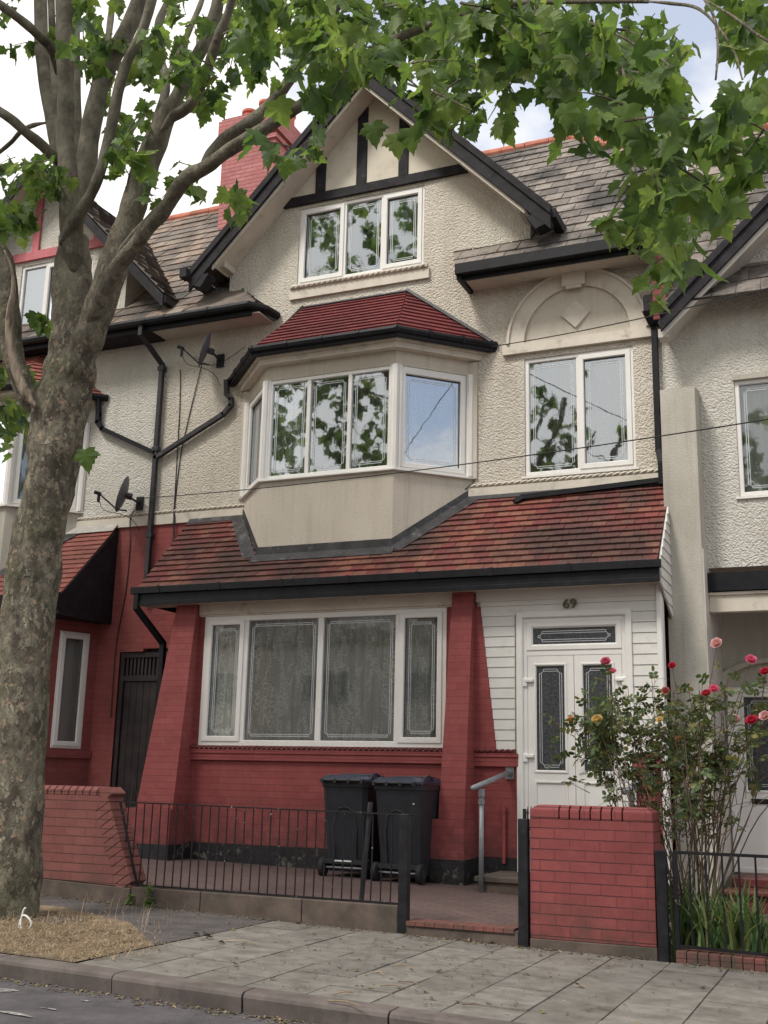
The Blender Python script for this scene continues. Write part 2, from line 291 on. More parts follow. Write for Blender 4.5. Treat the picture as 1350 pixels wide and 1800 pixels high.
# ================================================================== mesh helpers
class MB:
    def __init__(s,T=None): s.v=[]; s.f=[]; s.T=T; s.smooth=False; s.cuts=[]
    def cut(s): s.cuts.append((len(s.v),len(s.f)))
    def _p(s,p): return tuple(s.T(*p)) if s.T else tuple(p)
    def poly(s,pts):
        i=len(s.v); s.v+= [s._p(p) for p in pts]; s.f.append(tuple(range(i,i+len(pts))))
    def box(s,x0,x1,y0,y1,z0,z1):
        i=len(s.v)
        s.v+=[s._p((x,y,z)) for x in (x0,x1) for y in (y0,y1) for z in (z0,z1)]
        for q in ((0,1,3,2),(4,6,7,5),(0,4,5,1),(2,3,7,6),(0,2,6,4),(1,5,7,3)): s.f.append(tuple(i+k for k in q))
    def hexa(s,b,t):
        """bottom loop b, top loop t, same length"""
        n=len(b); i=len(s.v); s.v+=[s._p(p) for p in b]+[s._p(p) for p in t]
        s.f.append(tuple(i+k for k in range(n))[::-1]); s.f.append(tuple(i+n+k for k in range(n)))
        for k in range(n): s.f.append((i+k,i+(k+1)%n,i+n+(k+1)%n,i+n+k))
    def prism(s,pts,vec):
        v=Vector(vec); s.hexa(pts,[tuple(Vector(p)+v) for p in pts])
    def tube(s,path,rad,n=8,cap=True,wob=0,rnd=None):
        path=[Vector(p) for p in path]
        if not isinstance(rad,(list,tuple)): rad=[rad]*len(path)
        i0=len(s.v); up=None
        for k,p in enumerate(path):
            t=(path[min(k+1,len(path)-1)]-path[max(k-1,0)]).normalized()
            if up is None: up=t.orthogonal().normalized()
            up=(up-t*up.dot(t)).normalized(); w=t.cross(up)
            for j in range(n):
                a=2*math.pi*j/n; r=rad[k]*(1+(rnd(k,j) if rnd else 0))
                s.v.append(s._p(p+(up*math.cos(a)+w*math.sin(a))*r))
        for k in range(len(path)-1):
            for j in range(n):
                a=i0+k*n+j; b=i0+k*n+(j+1)%n; s.f.append((a,b,b+n,a+n))
        if cap:
            s.f.append(tuple(i0+j for j in range(n))[::-1]); e=i0+(len(path)-1)*n; s.f.append(tuple(e+j for j in range(n)))
    def lathe(s,prof,c,ax=(0,0,1),n=20):
        ax=Vector(ax).normalized(); o=ax.orthogonal().normalized(); w=ax.cross(o); c=Vector(c); i0=len(s.v)
        for r,h in prof:
            for j in range(n):
                a=2*math.pi*j/n; s.v.append(s._p(c+ax*h+(o*math.cos(a)+w*math.sin(a))*r))
        for k in range(len(prof)-1):
            for j in range(n):
                a=i0+k*n+j; b=i0+k*n+(j+1)%n; s.f.append((a,b,b+n,a+n))
        s.f.append(tuple(i0+j for j in range(n))[::-1]); e=i0+(len(prof)-1)*n; s.f.append(tuple(e+j for j in range(n)))
    def build(s,name,mat,parent=None,bev=0,smooth=False):
        cuts=[c for c in s.cuts if 0<c[1]<len(s.f)]
        if cuts:
            b=[(0,0)]+cuts+[(len(s.v),len(s.f))]; first=None
            for (v0,f0),(v1,f1) in zip(b,b[1:]):
                if f1<=f0: continue
                m=MB(); m.v=s.v[v0:v1]; m.f=[tuple(i-v0 for i in f) for f in s.f[f0:f1]]; o=m.build(name,mat,parent,bev,smooth); first=first or o
            return first
        me=bpy.data.meshes.new(name); L=Vector((0,0,0))
        if parent is not None: L=rootloc(parent)
        elif s.v and not getattr(s,'world',False):
            xs=[p[0] for p in s.v]; ys=[p[1] for p in s.v]; zs=[p[2] for p in s.v]
            L=Vector(((min(xs)+max(xs))/2,(min(ys)+max(ys))/2,min(zs)))
        me.from_pydata([(x-L.x,y-L.y,z-L.z) for x,y,z in s.v],[],s.f)
        me.materials.append(M[mat] if isinstance(mat,str) else mat)
        bm=bmesh.new(); bm.from_mesh(me); 
        if len(s.f)<60000 and not getattr(s,'noweld',False): bmesh.ops.recalc_face_normals(bm,faces=bm.faces)
        bm.to_mesh(me); bm.free()
        if smooth:
            for p in me.polygons: p.use_smooth=True
        o=bpy.data.objects.new(name,me); C.objects.link(o)
        if parent is not None: o.parent=parent
        else: o.location=L
        o['_r']=tuple(L)
        if bev:
            m=o.modifiers.new('bevel','BEVEL'); m.width=bev; m.segments=2; m.limit_method='ANGLE'; m.angle_limit=R(40)
        return o
def rootloc(o): return Vector(o['_r'])
def tag(o,label=None,cat=None,group=None,kind=None):
    if label: o['label']=label
    if cat: o['category']=cat
    if group: o['group']=group
    if kind: o['kind']=kind
    return o
def thing(name,loc,label,cat,group=None):
    o=bpy.data.objects.new(name,None); C.objects.link(o); o.location=loc; o.empty_display_size=.2; o['_r']=tuple(loc)
    return tag(o,label,cat,group)
def struct(mb,name,mat):
    mb.world=True; o=mb.build(name,mat); o['kind']='structure'; return o
def clip(poly,a,b):
    """keep the part of 2-D poly left of a->b"""
    out=[]; n=len(poly)
    sd=lambda p:(b[0]-a[0])*(p[1]-a[1])-(b[1]-a[1])*(p[0]-a[0])
    for i in range(n):
        p,q=poly[i],poly[(i+1)%n]; sp,sq=sd(p),sd(q)
        if sp>=0: out.append(p)
        if (sp>0 and sq<0) or (sp<0 and sq>0):
            t=sp/(sp-sq); out.append((p[0]+(q[0]-p[0])*t,p[1]+(q[1]-p[1])*t))
    return out
def area(p): return sum(p[i][0]*p[(i+1)%len(p)][1]-p[(i+1)%len(p)][0]*p[i][1] for i in range(len(p)))/2
def clippoly(q,poly):
    if area(poly)<0: poly=poly[::-1]
    for i in range(len(poly)):
        q=clip(q,poly[i],poly[(i+1)%len(poly)])
        if len(q)<3: return []
    return q if abs(area(q))>2e-4 else []
def wall(mb,T,poly,holes,depth=.14):
    """convex wall polygon with rectangular openings and their reveals; T(a,b,c): along, up, outwards"""
    xs=sorted({p[0] for p in poly}|{h[0] for h in holes}|{h[1] for h in holes}); xs=[xs[0]]+[x for x in xs[1:-1]]+[xs[-1]]
    zs=sorted({min(p[1] for p in poly),max(p[1] for p in poly)}|{h[2] for h in holes}|{h[3] for h in holes})
    xs=sorted({min(p[0] for p in poly),max(p[0] for p in poly)}|{h[0] for h in holes}|{h[1] for h in holes})
    for i in range(len(xs)-1):
        for j in range(len(zs)-1):
            cx,cz=(xs[i]+xs[i+1])/2,(zs[j]+zs[j+1])/2
            if any(h[0]<cx<h[1] and h[2]<cz<h[3] for h in holes): continue
            q=clippoly([(xs[i],zs[j]),(xs[i+1],zs[j]),(xs[i+1],zs[j+1]),(xs[i],zs[j+1])],poly)
            if q: mb.poly([T(a,b,0) for a,b in q])
    for x0,x1,z0,z1 in holes:
        c=[(x0,z0),(x1,z0),(x1,z1),(x0,z1)]
        for k in range(4):
            a,b=c[k],c[(k+1)%4]; mb.poly([T(*a,0),T(*b,0),T(*b,-depth),T(*a,-depth)])
def tiles(mb,O,U,V,poly,gauge,width,th,rnd=.15):
    O,U,V=Vector(O),Vector(U).normalized(),Vector(V).normalized(); Nn=U.cross(V)
    if Nn.z<0: Nn=-Nn
    P=lambda u,v,h:tuple(O+U*u+V*v+Nn*h)
    vs=[p[1] for p in poly]; us=[p[0] for p in poly]; v=min(vs); r=0
    mb.poly([P(a,b,0) for a,b in poly])
    while v<max(vs)-1e-3:
        u=min(us)-width*(.5 if r%2 else 0)-random.random()*.02
        while u<max(us):
            w=width; g=.0025 if width<.25 else .006
            q=clippoly([(u+g,v),(u+w-g,v),(u+w-g,v+gauge+.004),(u+g,v+gauge+.004)],poly)
            if q:
                j=random.uniform(-rnd,rnd)*th*.8; tl=random.uniform(-rnd,rnd)*th*.5
                hh=lambda p:th*(1.25-1.0*(p[1]-v)/gauge)+j+tl*((p[0]-u)/w-.5)
                top=[P(a,b,hh((a,b))) for a,b in q]; bot=[P(a,b,-.003) for a,b in q]
                mb.hexa(bot,top)
            u+=w
        v+=gauge; r+=1
def catmull(pts,n=6):
    P=[Vector(p) for p in pts]; P=[P[0]*2-P[1]]+P+[P[-1]*2-P[-2]]; out=[]
    for i in range(1,len(P)-2):
        for k in range(n):
            t=k/n; a,b,c,d=P[i-1],P[i],P[i+1],P[i+2]
            out.append(.5*((2*b)+(c-a)*t+(2*a-5*b+4*c-d)*t*t+(3*b-a-3*c+d)*t**3))
    out.append(P[-2]); return out

def TF(y0):  return lambda a,b,c=0:(a,y0-c,b)
def TP(p0,p1):
    """frame along p0->p1 on the ground plan, outward to the right-hand (street) side"""
    d=Vector((p1[0]-p0[0],p1[1]-p0[1])); L=d.length; d/=L; n=Vector((d.y,-d.x))
    if n.y>0: n=-n
    return (lambda a,b,c=0:(p0[0]+d.x*a+n.x*c,p0[1]+d.y*a+n.y*c,b)),L
def lead_lines(mb,x0,x1,z0,z1,c,w=.0065,ins=.05,r=.045):
    """double border line with scalloped corners"""
    def seg(a,b):
        (ax,az),(bx,bz)=a,b; dx,dz=bx-ax,bz-az; L=math.hypot(dx,dz) or 1; px,pz=-dz/L*w/2,dx/L*w/2
        bt=[(ax+px,az+pz,c),(ax-px,az-pz,c),(bx-px,bz-pz,c),(bx+px,bz+pz,c)]
        mb.hexa(bt,[(p[0],p[1],c+.003) for p in bt])
    for k,e in ((ins,r),(ins+.024,0)):
        X0,X1,Z0,Z1=x0+k,x1-k,z0+k,z1-k; e=r if k==ins else r-.024
        e=max(e,.012)+ (.0 if k==ins else 0)
        seg((X0+e,Z0),(X1-e,Z0)); seg((X0+e,Z1),(X1-e,Z1)); seg((X0,Z0+e),(X0,Z1-e)); seg((X1,Z0+e),(X1,Z1-e))
    k=ins; X0,X1,Z0,Z1=x0+k,x1-k,z0+k,z1-k
    for cx,cz,a0 in ((X0,Z0,0),(X1,Z0,90),(X1,Z1,180),(X0,Z1,270)):
        pts=[(cx+r*math.cos(R(a0+t)),cz+r*math.sin(R(a0+t))) for t in (0,22.5,45,67.5,90)]
        for a,b in zip(pts,pts[1:]): seg(a,b)
def ring(mb,x0,x1,z0,z1,w,c0,c1,ch=.008):
    """mitred frame ring with a chamfered inner edge"""
    o=[(x0,z0),(x1,z0),(x1,z1),(x0,z1)]; i=[(x0+w,z0+w),(x1-w,z0+w),(x1-w,z1-w),(x0+w,z1-w)]
    i2=[(x0+w-ch,z0+w-ch),(x1-w+ch,z0+w-ch),(x1-w+ch,z1-w+ch),(x0+w-ch,z1-w+ch)]
    o2=[(x0+ch*.5,z0+ch*.5),(x1-ch*.5,z0+ch*.5),(x1-ch*.5,z1-ch*.5),(x0+ch*.5,z1-ch*.5)]
    for k in range(4):
        l=(k+1)%4
        mb.poly([(*o2[k],c1),(*o2[l],c1),(*i2[l],c1),(*i2[k],c1)])
        mb.poly([(*o[k],c1-ch*.5),(*o[l],c1-ch*.5),(*o2[l],c1),(*o2[k],c1)])
        mb.poly([(*i2[k],c1),(*i2[l],c1),(*i[l],c1-ch),(*i[k],c1-ch)])
        mb.poly([(*i[k],c1-ch),(*i[l],c1-ch),(*i[l],c0),(*i[k],c0)])
        mb.poly([(*o[k],c0),(*o[l],c0),(*o[l],c1-ch*.5),(*o[k],c1-ch*.5)])
def window(par,T,x0,x1,z0,z1,lights,c0=-.085,curtain='lace',gl='glass',fw=.055,lead=True,room=True,mull=.05,sill=None,depth=.55,frame_mat='upvc',label=None):
    f=MB(T); cF=c0+.065
    ring(f,x0,x1,z0,z1,fw,c0,cF)
    g=MB(T); ld=MB(T)
    for i,(a,b,sash) in enumerate(lights):
        if i<len(lights)-1:
            f.box(b-mull/2,b+mull/2,c0,cF-.003,z0+fw-.001,z1-fw+.001) if False else f.hexa([(b-mull/2,z0+fw-.001,c0),(b+mull/2,z0+fw-.001,c0),(b+mull/2,z0+fw-.001,cF-.003),(b-mull/2,z0+fw-.001,cF-.003)],[(b-mull/2,z1-fw+.001,c0),(b+mull/2,z1-fw+.001,c0),(b+mull/2,z1-fw+.001,cF-.003),(b-mull/2,z1-fw+.001,cF-.003)])
        A=x0+fw if i==0 else a+mull/2; B=x1-fw if i==len(lights)-1 else b-mull/2; Z0,Z1=z0+fw,z1-fw
        if sash: 
            ring(f,A-.018,B+.018,Z0-.018,Z1+.018,.066,cF-.02,cF+.016); A+=.046;B-=.046;Z0+=.046;Z1-=.046
        g.poly([(A-.01,Z0-.01,c0+.03),(B+.01,Z0-.01,c0+.03),(B+.01,Z1+.01,c0+.03),(A-.01,Z1+.01,c0+.03)])
        if lead: lead_lines(ld,A,B,Z0,Z1,c0+.032)
    wo=f.build('window',frame_mat,par)
    if label: wo['label']=label
    g.build('glass',gl,wo)
    if lead: ld.build('leading','leading',wo)
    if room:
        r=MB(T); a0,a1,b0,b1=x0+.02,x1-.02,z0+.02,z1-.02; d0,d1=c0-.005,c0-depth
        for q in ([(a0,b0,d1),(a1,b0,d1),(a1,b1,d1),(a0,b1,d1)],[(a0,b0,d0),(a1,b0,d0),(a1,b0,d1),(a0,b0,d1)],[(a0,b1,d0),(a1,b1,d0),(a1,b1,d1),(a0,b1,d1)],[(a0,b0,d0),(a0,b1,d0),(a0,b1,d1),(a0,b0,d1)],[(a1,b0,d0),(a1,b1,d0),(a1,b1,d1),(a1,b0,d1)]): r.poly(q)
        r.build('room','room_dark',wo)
    def sheet(xa,xb,za,zb,mat,dd,amp=.018,per=.11,name='curtain'):
        s=MB(T); n=max(6,int((xb-xa)/.018)); ph=random.random()*6
        for k in range(n+1):
            x=xa+(xb-xa)*k/n; c=dd+amp*math.sin(x/per*6.283+ph+.8*math.sin(x*5))+amp*.4*math.sin(x*31)
            s.v+= [s._p((x,za,c)),s._p((x,zb,c))]
            if k: i=2*k-2; s.f.append((i,i+2,i+3,i+1))
        s.build(name,mat,wo,smooth=True)
    if curtain in('lace','thin_lace'): sheet(x0+.03,x1-.03,z0+.03,z1-.03,curtain,c0-.09)
    if curtain=='green':
        sheet(x0+.03,x0+(x1-x0)*.45,z0+.03,z1-.03,'green_drape',c0-.12); sheet(x0+(x1-x0)*.62,x1-.03,z0+.03,z1-.03,'green_drape',c0-.12)
    if curtain=='net': sheet(x0+.03,x1-.03,z0+.03,z1-.03,'net_drape',c0-.10,.02,.14)
    if sill:
        s=MB(T); s.hexa([(x0-.04,z0-.035,c0+.02),(x1+.04,z0-.035,c0+.02),(x1+.04,z0-.035,sill),(x0-.04,z0-.035,sill)],[(x0-.04,z0-.003,c0+.02),(x1+.04,z0-.003,c0+.02),(x1+.04,z0-.012,sill),(x0-.04,z0-.012,sill)])
        s.build('sill',frame_mat,wo)
    return wo
def rope(mb,T,x0,x1,z,h=.05,c=.02,step=.085):
    """twisted rope moulding: a row of slanted lozenges"""
    x=x0
    while x<x1-step*.6:
        a=min(step*1.25,x1-x)
        mb.tube([T(x,z+h*.25,c*.6),T(x+a*.35,z+h*.45,c),T(x+a*.65,z+h*.65,c),T(x+a,z+h*.8,c*.6)],[h*.16,h*.30,h*.30,h*.16],5)
        x+=step
def gz(x): return -.022*(x+3)
def cz(x): return .13-.022*(x+5)
GAP=lambda x:cz(x)

# ================================================================== SETTING: ground, road, kerb, pavement
def sheetpoly(name,mat,pts,z0=0,zf=gz):
    m=MB(); m.poly([(x,y,zf(x)+z0) for x,y in pts]); return struct(m,name,mat)
def gridsheet(name,mat,x0,x1,y0,y1,z0,nx,ny,amp,zf=gz):
    m=MB()
    for i in range(nx+1):
        for j in range(ny+1):
            x=x0+(x1-x0)*i/nx; y=y0+(y1-y0)*j/ny; m.v.append((x,y,zf(x)+z0+amp*math.sin(x*2.1+y*1.3)*math.cos(y*2.7-x)))
    for i in range(nx):
        for j in range(ny): a=i*(ny+1)+j; m.f.append((a,a+ny+1,a+ny+2,a+1))
    return struct(m,name,mat)
sheetpoly('ground','earth',[(-400,-400),(400,-400),(400,400),(-400,400)],-.18)
YK=-7.42
gridsheet('road','asphalt',-40,30,-16.5,YK+.0,-.112,70,18,.004)
sheetpoly('far_pavement','slab',[(-40,-19),(30,-19),(30,-16.5),(-40,-16.5)],-.02)
# kerb stones with a rounded arris
k=MB(); x=-30.0
while x<20:
    x1=x+.915; g=.006; j=random.uniform(-.006,.006); prof=[(YK+.0,-.13),(YK-.012,-.03),(YK-.004,-.012),(YK+.018,-.001),(YK+.05,0),(YK+.15,.001),(YK+.15,-.13)]
    a=[(x+g,y+j,gz(x)+z) for y,z in prof]; b=[(x1-g,y+j,gz(x1)+z) for y,z in prof]; k.hexa(a,b); x=x1
struct(k,'kerb','kerb_stone')
gridsheet('pavement_base','sand_joint',-30,20,YK+.14,-4.0,-.014,50,4,.0)
# flagstones
f=MB(); cols=[-2.321+.4115*i for i in range(-6,40)]
def flag(x0,x1,y0,y1):
    j=random.uniform(-.003,.003); t1=random.uniform(-.002,.002); g=.0025
    gy=.006; b=[(x0+g,y0+gy),(x1-g,y0+gy),(x1-g,y1-gy),(x0+g,y1-gy)]
    f.hexa([(x,y,gz(x)-.02) for x,y in b],[(x+(.003 if i in(0,3) else -.003),y+(.003 if i<2 else -.003),gz(x)+j+t1*(1 if i in (0,1) else -1)) for i,(x,y) in enumerate(b)])
for i,x0 in enumerate(cols):
    y=YK+.155-(0 if i%2 else .32); 
    while y<-4.66:
        ya=max(y,YK+.155); yb=min(y+.64,-4.62)
        if yb-ya>.06 and not (x0<-4.8): flag(x0,x0+.4115,ya,yb)
        y+=.64
x=-13.0
while x<-4.79-.1:   # the rows beyond the tree pit, on the street side only further left
    if x<-7.6:
        y=YK+.155
        while y<-5.4: flag(x,x+.4115,y,min(y+.62,-5.35)); y+=.62
    x+=.4115
struct(f,'pavement','slab')
gridsheet('tarmac_patch','tarmac_patch',-14,-4.80,-6.4,-4.60,.002,30,8,.004)
m=MB(); pit=[(-7.6,YK+.155),(-4.80,YK+.155),(-4.795,-6.38),(-5.6,-5.55),(-6.6,-5.15),(-7.6,-5.3)]
m.poly([(x,y,gz(x)+.005) for x,y in pit]); struct(m,'tree_pit_soil','earth')
# front yards, threshold
gridsheet('front_yard','yard_paving',-6.6,-2.15,-4.56,.0,0,10,8,.0,cz)
gridsheet('front_yard_far','yard_paving',-14,-6.6,-4.56,.0,-.004,10,8,.0,cz)
m=MB(); m.box(-3.583,-2.654,-4.63,-4.45,-.1,.100); 
struct(m,'threshold','concrete')
m=MB(); x=-3.583
while x<-2.72: m.box(x,x+.078,-4.645,-4.42,.085,.118); x+=.082
struct(m,'threshold_bricks','old_wall_brick')
gridsheet('neighbour_yard','concrete',-1.95,6,-4.5,1.3,-.03,10,8,.0,gz)
gridsheet('neighbour_yard_bed','earth',-1.6,-.75,-4.45,-3.4,-.015,6,5,.008,gz)

# ================================================================== HOUSE 69
XL,XR=-9.62,-2.12
house=thing('terraced_house',(-5.9,0,0),'cream house with black gable boards, red ground floor and white double door numbered 69','house')
F0=TF(0)
AX,AZ,SL=-6.17,11.40,1.03
# main wall: eave-height rectangle + gable
w=MB(); wall(w,F0,[(XL,4.92),(XR,4.92),(XR,7.95),(XL,7.95)],[(-3.915,-2.492,5.06,6.66),(-7.95,-4.8,5.05,6.62)],.13)
gp=[(-8.53,7.95),(-3.82,7.95),(-3.82,8.9),(AX,AZ-.08),(-8.53,8.9)]
gp=[(-8.53,7.95),(-3.82,7.95),(-3.82,AZ-.1-SL*2.35),(AX,AZ-.1),(-8.53,AZ-.1-SL*2.36)]
wall(w,F0,gp,[(-7.374,-5.372,8.275,9.508)],.13)
for xs in (-8.53,-3.82): w.poly([(xs,0,7.95),(xs,2.4,7.95),(xs,2.4,9.0),(xs,0,9.0)])
w.box(XL,XR,.01,.3,7.9,7.94)
w.build('wall','roughcast',house)
# ground floor brick behind the bay and over the passage
w=MB(); wall(w,F0,[(-9.15,-.1),(XR,-.1),(XR,2.98),(-9.15,2.98)],[],.9); wall(w,F0,[(XL,2.98),(XR,2.98),(XR,4.92),(XL,4.92)],[],.9); w.poly([(-9.15,0,-.1),(-9.15,.9,-.1),(-9.15,.9,2.98),(-9.15,0,2.98)]); w.build('lower_wall','house_brick',house)
# string course with rope moulding
t=MB(); t.box(XL,-8.02,-.035,.0,4.80,4.95); t.box(-9.62,-7.9,-.02,.0,4.95,4.985); t.cut(); t.box(-4.70,XR,-.035,.0,4.80,4.95); t.box(-4.7,XR,-.02,.0,4.95,4.985)
t.build('string_course','cream_trim',house)
t=MB(); rope(t,F0,XL,-8.03,4.95,.06,.035); t.cut(); rope(t,F0,-4.66,XR-.04,4.95,.06,.035); t.build('rope_moulding','cream_trim',house)
# half timbering
t=MB(); t.box(-8.0,-4.5,-.05,-.001,9.555,9.70)
tt=[(-7.11,-6.95,10.42),(-6.44,-6.28,11.05),(-5.77,-5.62,10.75)]
for a,b,h in tt:
    t.cut(); za=AZ-.12-SL*abs(a-AX); zb=AZ-.12-SL*abs(b-AX); t.prism([(a,-.045,9.701),(b,-.045,9.701),(b,-.045,zb),(a,-.045,za)],(0,.044,0))
t.build('timber','black_timber',house,bev=.006)
t=MB(); xs=[-7.98]+[q for a,b,h in tt for q in (a,b)]+[-4.36]
for i in range(0,len(xs),2):
    a,b=xs[i]+.004,xs[i+1]-.004; pts=clippoly([(a,9.705),(b,9.705),(b,12),(a,12)],[(-9,8.37-.2),(-3.3,8.37-.2),(AX,AZ-.13)])
    pts=clippoly([(a,9.705),(b,9.705),(b,12),(a,12)],[(AX-3,AZ-.13-SL*3),(AX+3,AZ-.13-SL*3),(AX,AZ-.13)])
    t.cut()
    if pts: t.prism([(p[0],-.022,p[1]) for p in pts],(0,.021,0))
t.build('plaster_panel','panel_plaster',house)
# window sills / aprons
t=MB(); t.box(-7.47,-5.27,-.045,-.001,8.04,8.20); t.box(-7.45,-5.29,-.07,-.001,8.20,8.245); t.build('apron','cream_trim',house)
t=MB(); rope(t,F0,-7.45,-5.29,8.185,.06,.075); t.build('apron_moulding','cream_trim',house)
window(house,F0,-7.374,-5.372,8.275,9.508,[(-7.374,-6.63,True),(-6.63,-6.02,False),(-6.02,-5.372,True)],curtain='green',gl='glass_mid',sill=.05)
window(house,F0,-3.915,-2.492,5.06,6.66,[(-3.915,-3.205,False),(-3.205,-2.492,True)],curtain='thin_lace',gl='glass_mid',sill=.03)
# blind arch over the right-hand window
t=MB(); t.box(-4.20,-2.16,-.06,-.001,6.735,6.87); t.build('arch_band','cream_trim',house)
def arc(mb,cx,cz,r0,r1,c,n=28,z0=0):
    for k in range(n):
        a,b=math.pi*k/n,math.pi*(k+1)/n
        q=[(cx+r*math.cos(t),-c,cz+r*math.sin(t)) for r,t in ((r0,a),(r1,a),(r1,b),(r0,b))]; mb.prism(q,(0,c-.001,0))
t=MB(); arc(t,-3.205,6.871,.70,.90,.055); arc(t,-3.205,6.871,.90,.935,.085); t.build('arch','cream_trim',house)
t=MB(); n=20; pts=[(-3.205+.70*math.cos(math.pi*k/n),-.012,6.871+.70*math.sin(math.pi*k/n)) for k in range(n+1)]; t.prism(pts,(0,.011,0)); t.build('tympanum','smooth_render',house)
t=MB(); d=.19; t.prism([(-3.215-d,-.045,7.19),(-3.215,-.045,7.19-d*1.05),(-3.215+d,-.045,7.19),(-3.215,-.045,7.19+d*1.05)],(0,.034,0)); t.build('diamond','cream_trim',house,bev=.006)
t=MB(); t.box(-3.37,-3.06,-.125,-.086,7.56,7.84); t.box(-3.32,-3.11,-.12,-.0865,7.52,7.56); t.box(-3.33,-3.10,-.12,-.0865,7.84,7.87); t.build('keystone','cream_trim',house,bev=.006)
# ---- bay window, first floor
P0,P1,P2,P3=(-8.08,0),(-7.37,-.75),(-5.44,-.75),(-4.66,0)
def off(k):
    return (P0[0]-k*1.35,0),(P1[0]-k*.42,P1[1]-k),(P2[0]+k*.42,P2[1]-k),(P3[0]+k*1.35,0)
bay=MB(); b=[(x,y,3.9) for x,y in (P0,P1,P2,P3)]; bay.hexa(b,[(x,y,5.075) for x,y,z in b]); bay_o=bay.build('bay_apron','smooth_render',house)
s=MB(); q=off(.055); s.hexa([(x,y,5.076) for x,y in q],[(x,y,5.105) for x,y in q]); s.build('bay_sill','upvc',house,bev=.005)
s=MB(); q=off(.0); s.hexa([(x,y,6.52) for x,y in q],[(x,y,6.80) for x,y in q]); s.build('bay_head','smooth_render',house)
s=MB(); q=off(.12); s.hexa([(x,y,6.72) for x,y in q],[(x,y,6.80) for x,y in q]); q=off(.17); s.hexa([(x,y,6.801) for x,y in q],[(x,y,6.86) for x,y in q]); s.build('bay_cornice','cream_trim',house)
for a,b,li,gl in ((P0,P1,[(0,0,True)],'glass'),(P1,P2,None,'glass_mid'),(P2,P3,[(0,0,True)],'glass_bright')):
    T,L=TP(a,b); z0,z1=5.106,6.519; g0=.045
    if li is None:
        L3=(L-.1)/3; li=[(0,.05+L3,False),(.05+L3,.05+2*L3,False),(.05+2*L3,L,False)]; li=[(q0,q1,s_) for q0,q1,s_ in li]
    else: li=[(g0,L-g0,True)]
    window(house,T,g0,L-g0,z0,z1,li,c0=-.075,curtain='thin_lace' if gl!='glass' else 'net',gl=gl,room=True,depth=.22)
s=MB()
for p in (P0,P1,P2,P3):
    s.cut(); s.tube([(p[0],p[1]+.01 if p[1]<0 else -.02,5.106),(p[0],p[1]+.01 if p[1]<0 else -.02,6.519)],.052,8)
    
for dx in (-.055,.055):
    for p in (P1,P2): s.cut(); s.tube([(p[0]+dx,p[1]+.012+(.03 if (dx<0)==(p is P1) else 0),5.106),(p[0]+dx,p[1]+.012+(.03 if (dx<0)==(p is P1) else 0),6.519)],.022,6)
s.build('bay_post','upvc',house)
s=MB(); s.box(-8.16,-8.0,-.035,-.001,5.08,6.70); s.cut(); s.box(-4.72,-4.56,-.035,-.001,5.08,6.70); s.build('bay_jamb','smooth_render',house)
# bay roof
E0,E1,E2,E3=[(x,y,6.93) for x,y in off(.22)]; R0,R1=(-7.23,0,7.88),(-5.61,0,7.88)
def tri_tiles(mb,pts,gauge,width,th,rnd=.15):
    """tile a planar 3-D polygon whose first edge is the eave"""
    O=Vector(pts[0]); U=(Vector(pts[1])-O).normalized(); nn=U.cross(Vector(pts[-1])-O).normalized(); V=nn.cross(U)
    if V.z<0: V=-V
    tiles(mb,O,U,V,[((Vector(p)-O).dot(U),(Vector(p)-O).dot(V)) for p in pts],gauge,width,th,rnd)
r=MB(); tri_tiles(r,[E1,E2,R1,R0],.115,.165,.022,.06); tri_tiles(r,[E2,E3,R1],.115,.165,.022,.06); tri_tiles(r,[E0,E1,R0],.115,.165,.022,.06)
r.build('bay_roof','bay_tiles',house)
g=MB(); 
gl_=[Vector((x,y,6.905)) for x,y in off(.25)]
g.tube(gl_,.055,8); g.tube([v+Vector((0,.03,-.055)) for v in gl_],.045,4)
for a,b in zip(gl_,gl_[1:]):
    n=max(1,int((b-a).length/.45))
    for k in range(n+1):
        p=a+(b-a)*k/n; g.tube([p-(b-a).normalized()*.018,p+(b-a).normalized()*.018],.063,8)
g.build('bay_gutter','gutter_black',house)
g=MB(); 
for a,b in ((R1,E3),(R0,E0)): g.tube([Vector(a)+Vector((0,-.02,.03)),Vector(b)+Vector((0,-.02,.03))],.035,5)
g.tube([Vector(R0)+Vector((0,-.02,.015)),Vector(R1)+Vector((0,-.02,.015))],.022,5)
g.build('bay_flashing','lead',house)
# ---- canopy roof over the ground floor
CE,CW,CX0,CX1=-1.16,4.83,-8.95,-2.08; CZ=3.63
cs=(CW-CZ)/(-CE)
r=MB(); tri_tiles(r,[(CX0,CE,CZ),(CX1,CE,CZ),(CX1,-.06,CW-.06*cs),(CX0,-.06,CW-.06*cs)],.125,.168,.026,.12)
r.build('canopy_roof','red_tiles',house)
zc=lambda y:CZ+(y-CE)*cs
g=MB()   # lead flashing following the bay foot and wall
def strip(a,b,wd,up=.03,lift=.028):
    A,B=Vector(a),Vector(b); d=(B-A).normalized(); nn=Vector((0,-cs,1)).normalized(); s_=d.cross(nn).normalized()
    if s_.y>0: s_=-s_
    g.prism([tuple(A+nn*lift),tuple(B+nn*lift),tuple(B+s_*wd+nn*(lift-.004)),tuple(A+s_*wd+nn*(lift-.004))],tuple(nn*.008))
def onroof(x,y): return (x,y,zc(y))
strip(onroof(-8.95,-.0),onroof(P0[0]-.02,0),.13); strip(onroof(P0[0],0),onroof(P1[0]-.03,P1[1]),.17); strip(onroof(P1[0]-.06,P1[1]),onroof(P2[0]+.05,P2[1]),.15); strip(onroof(P2[0],P2[1]),onroof(P3[0]+.0,0),.17); strip(onroof(P3[0],0),onroof(CX1,0),.10)
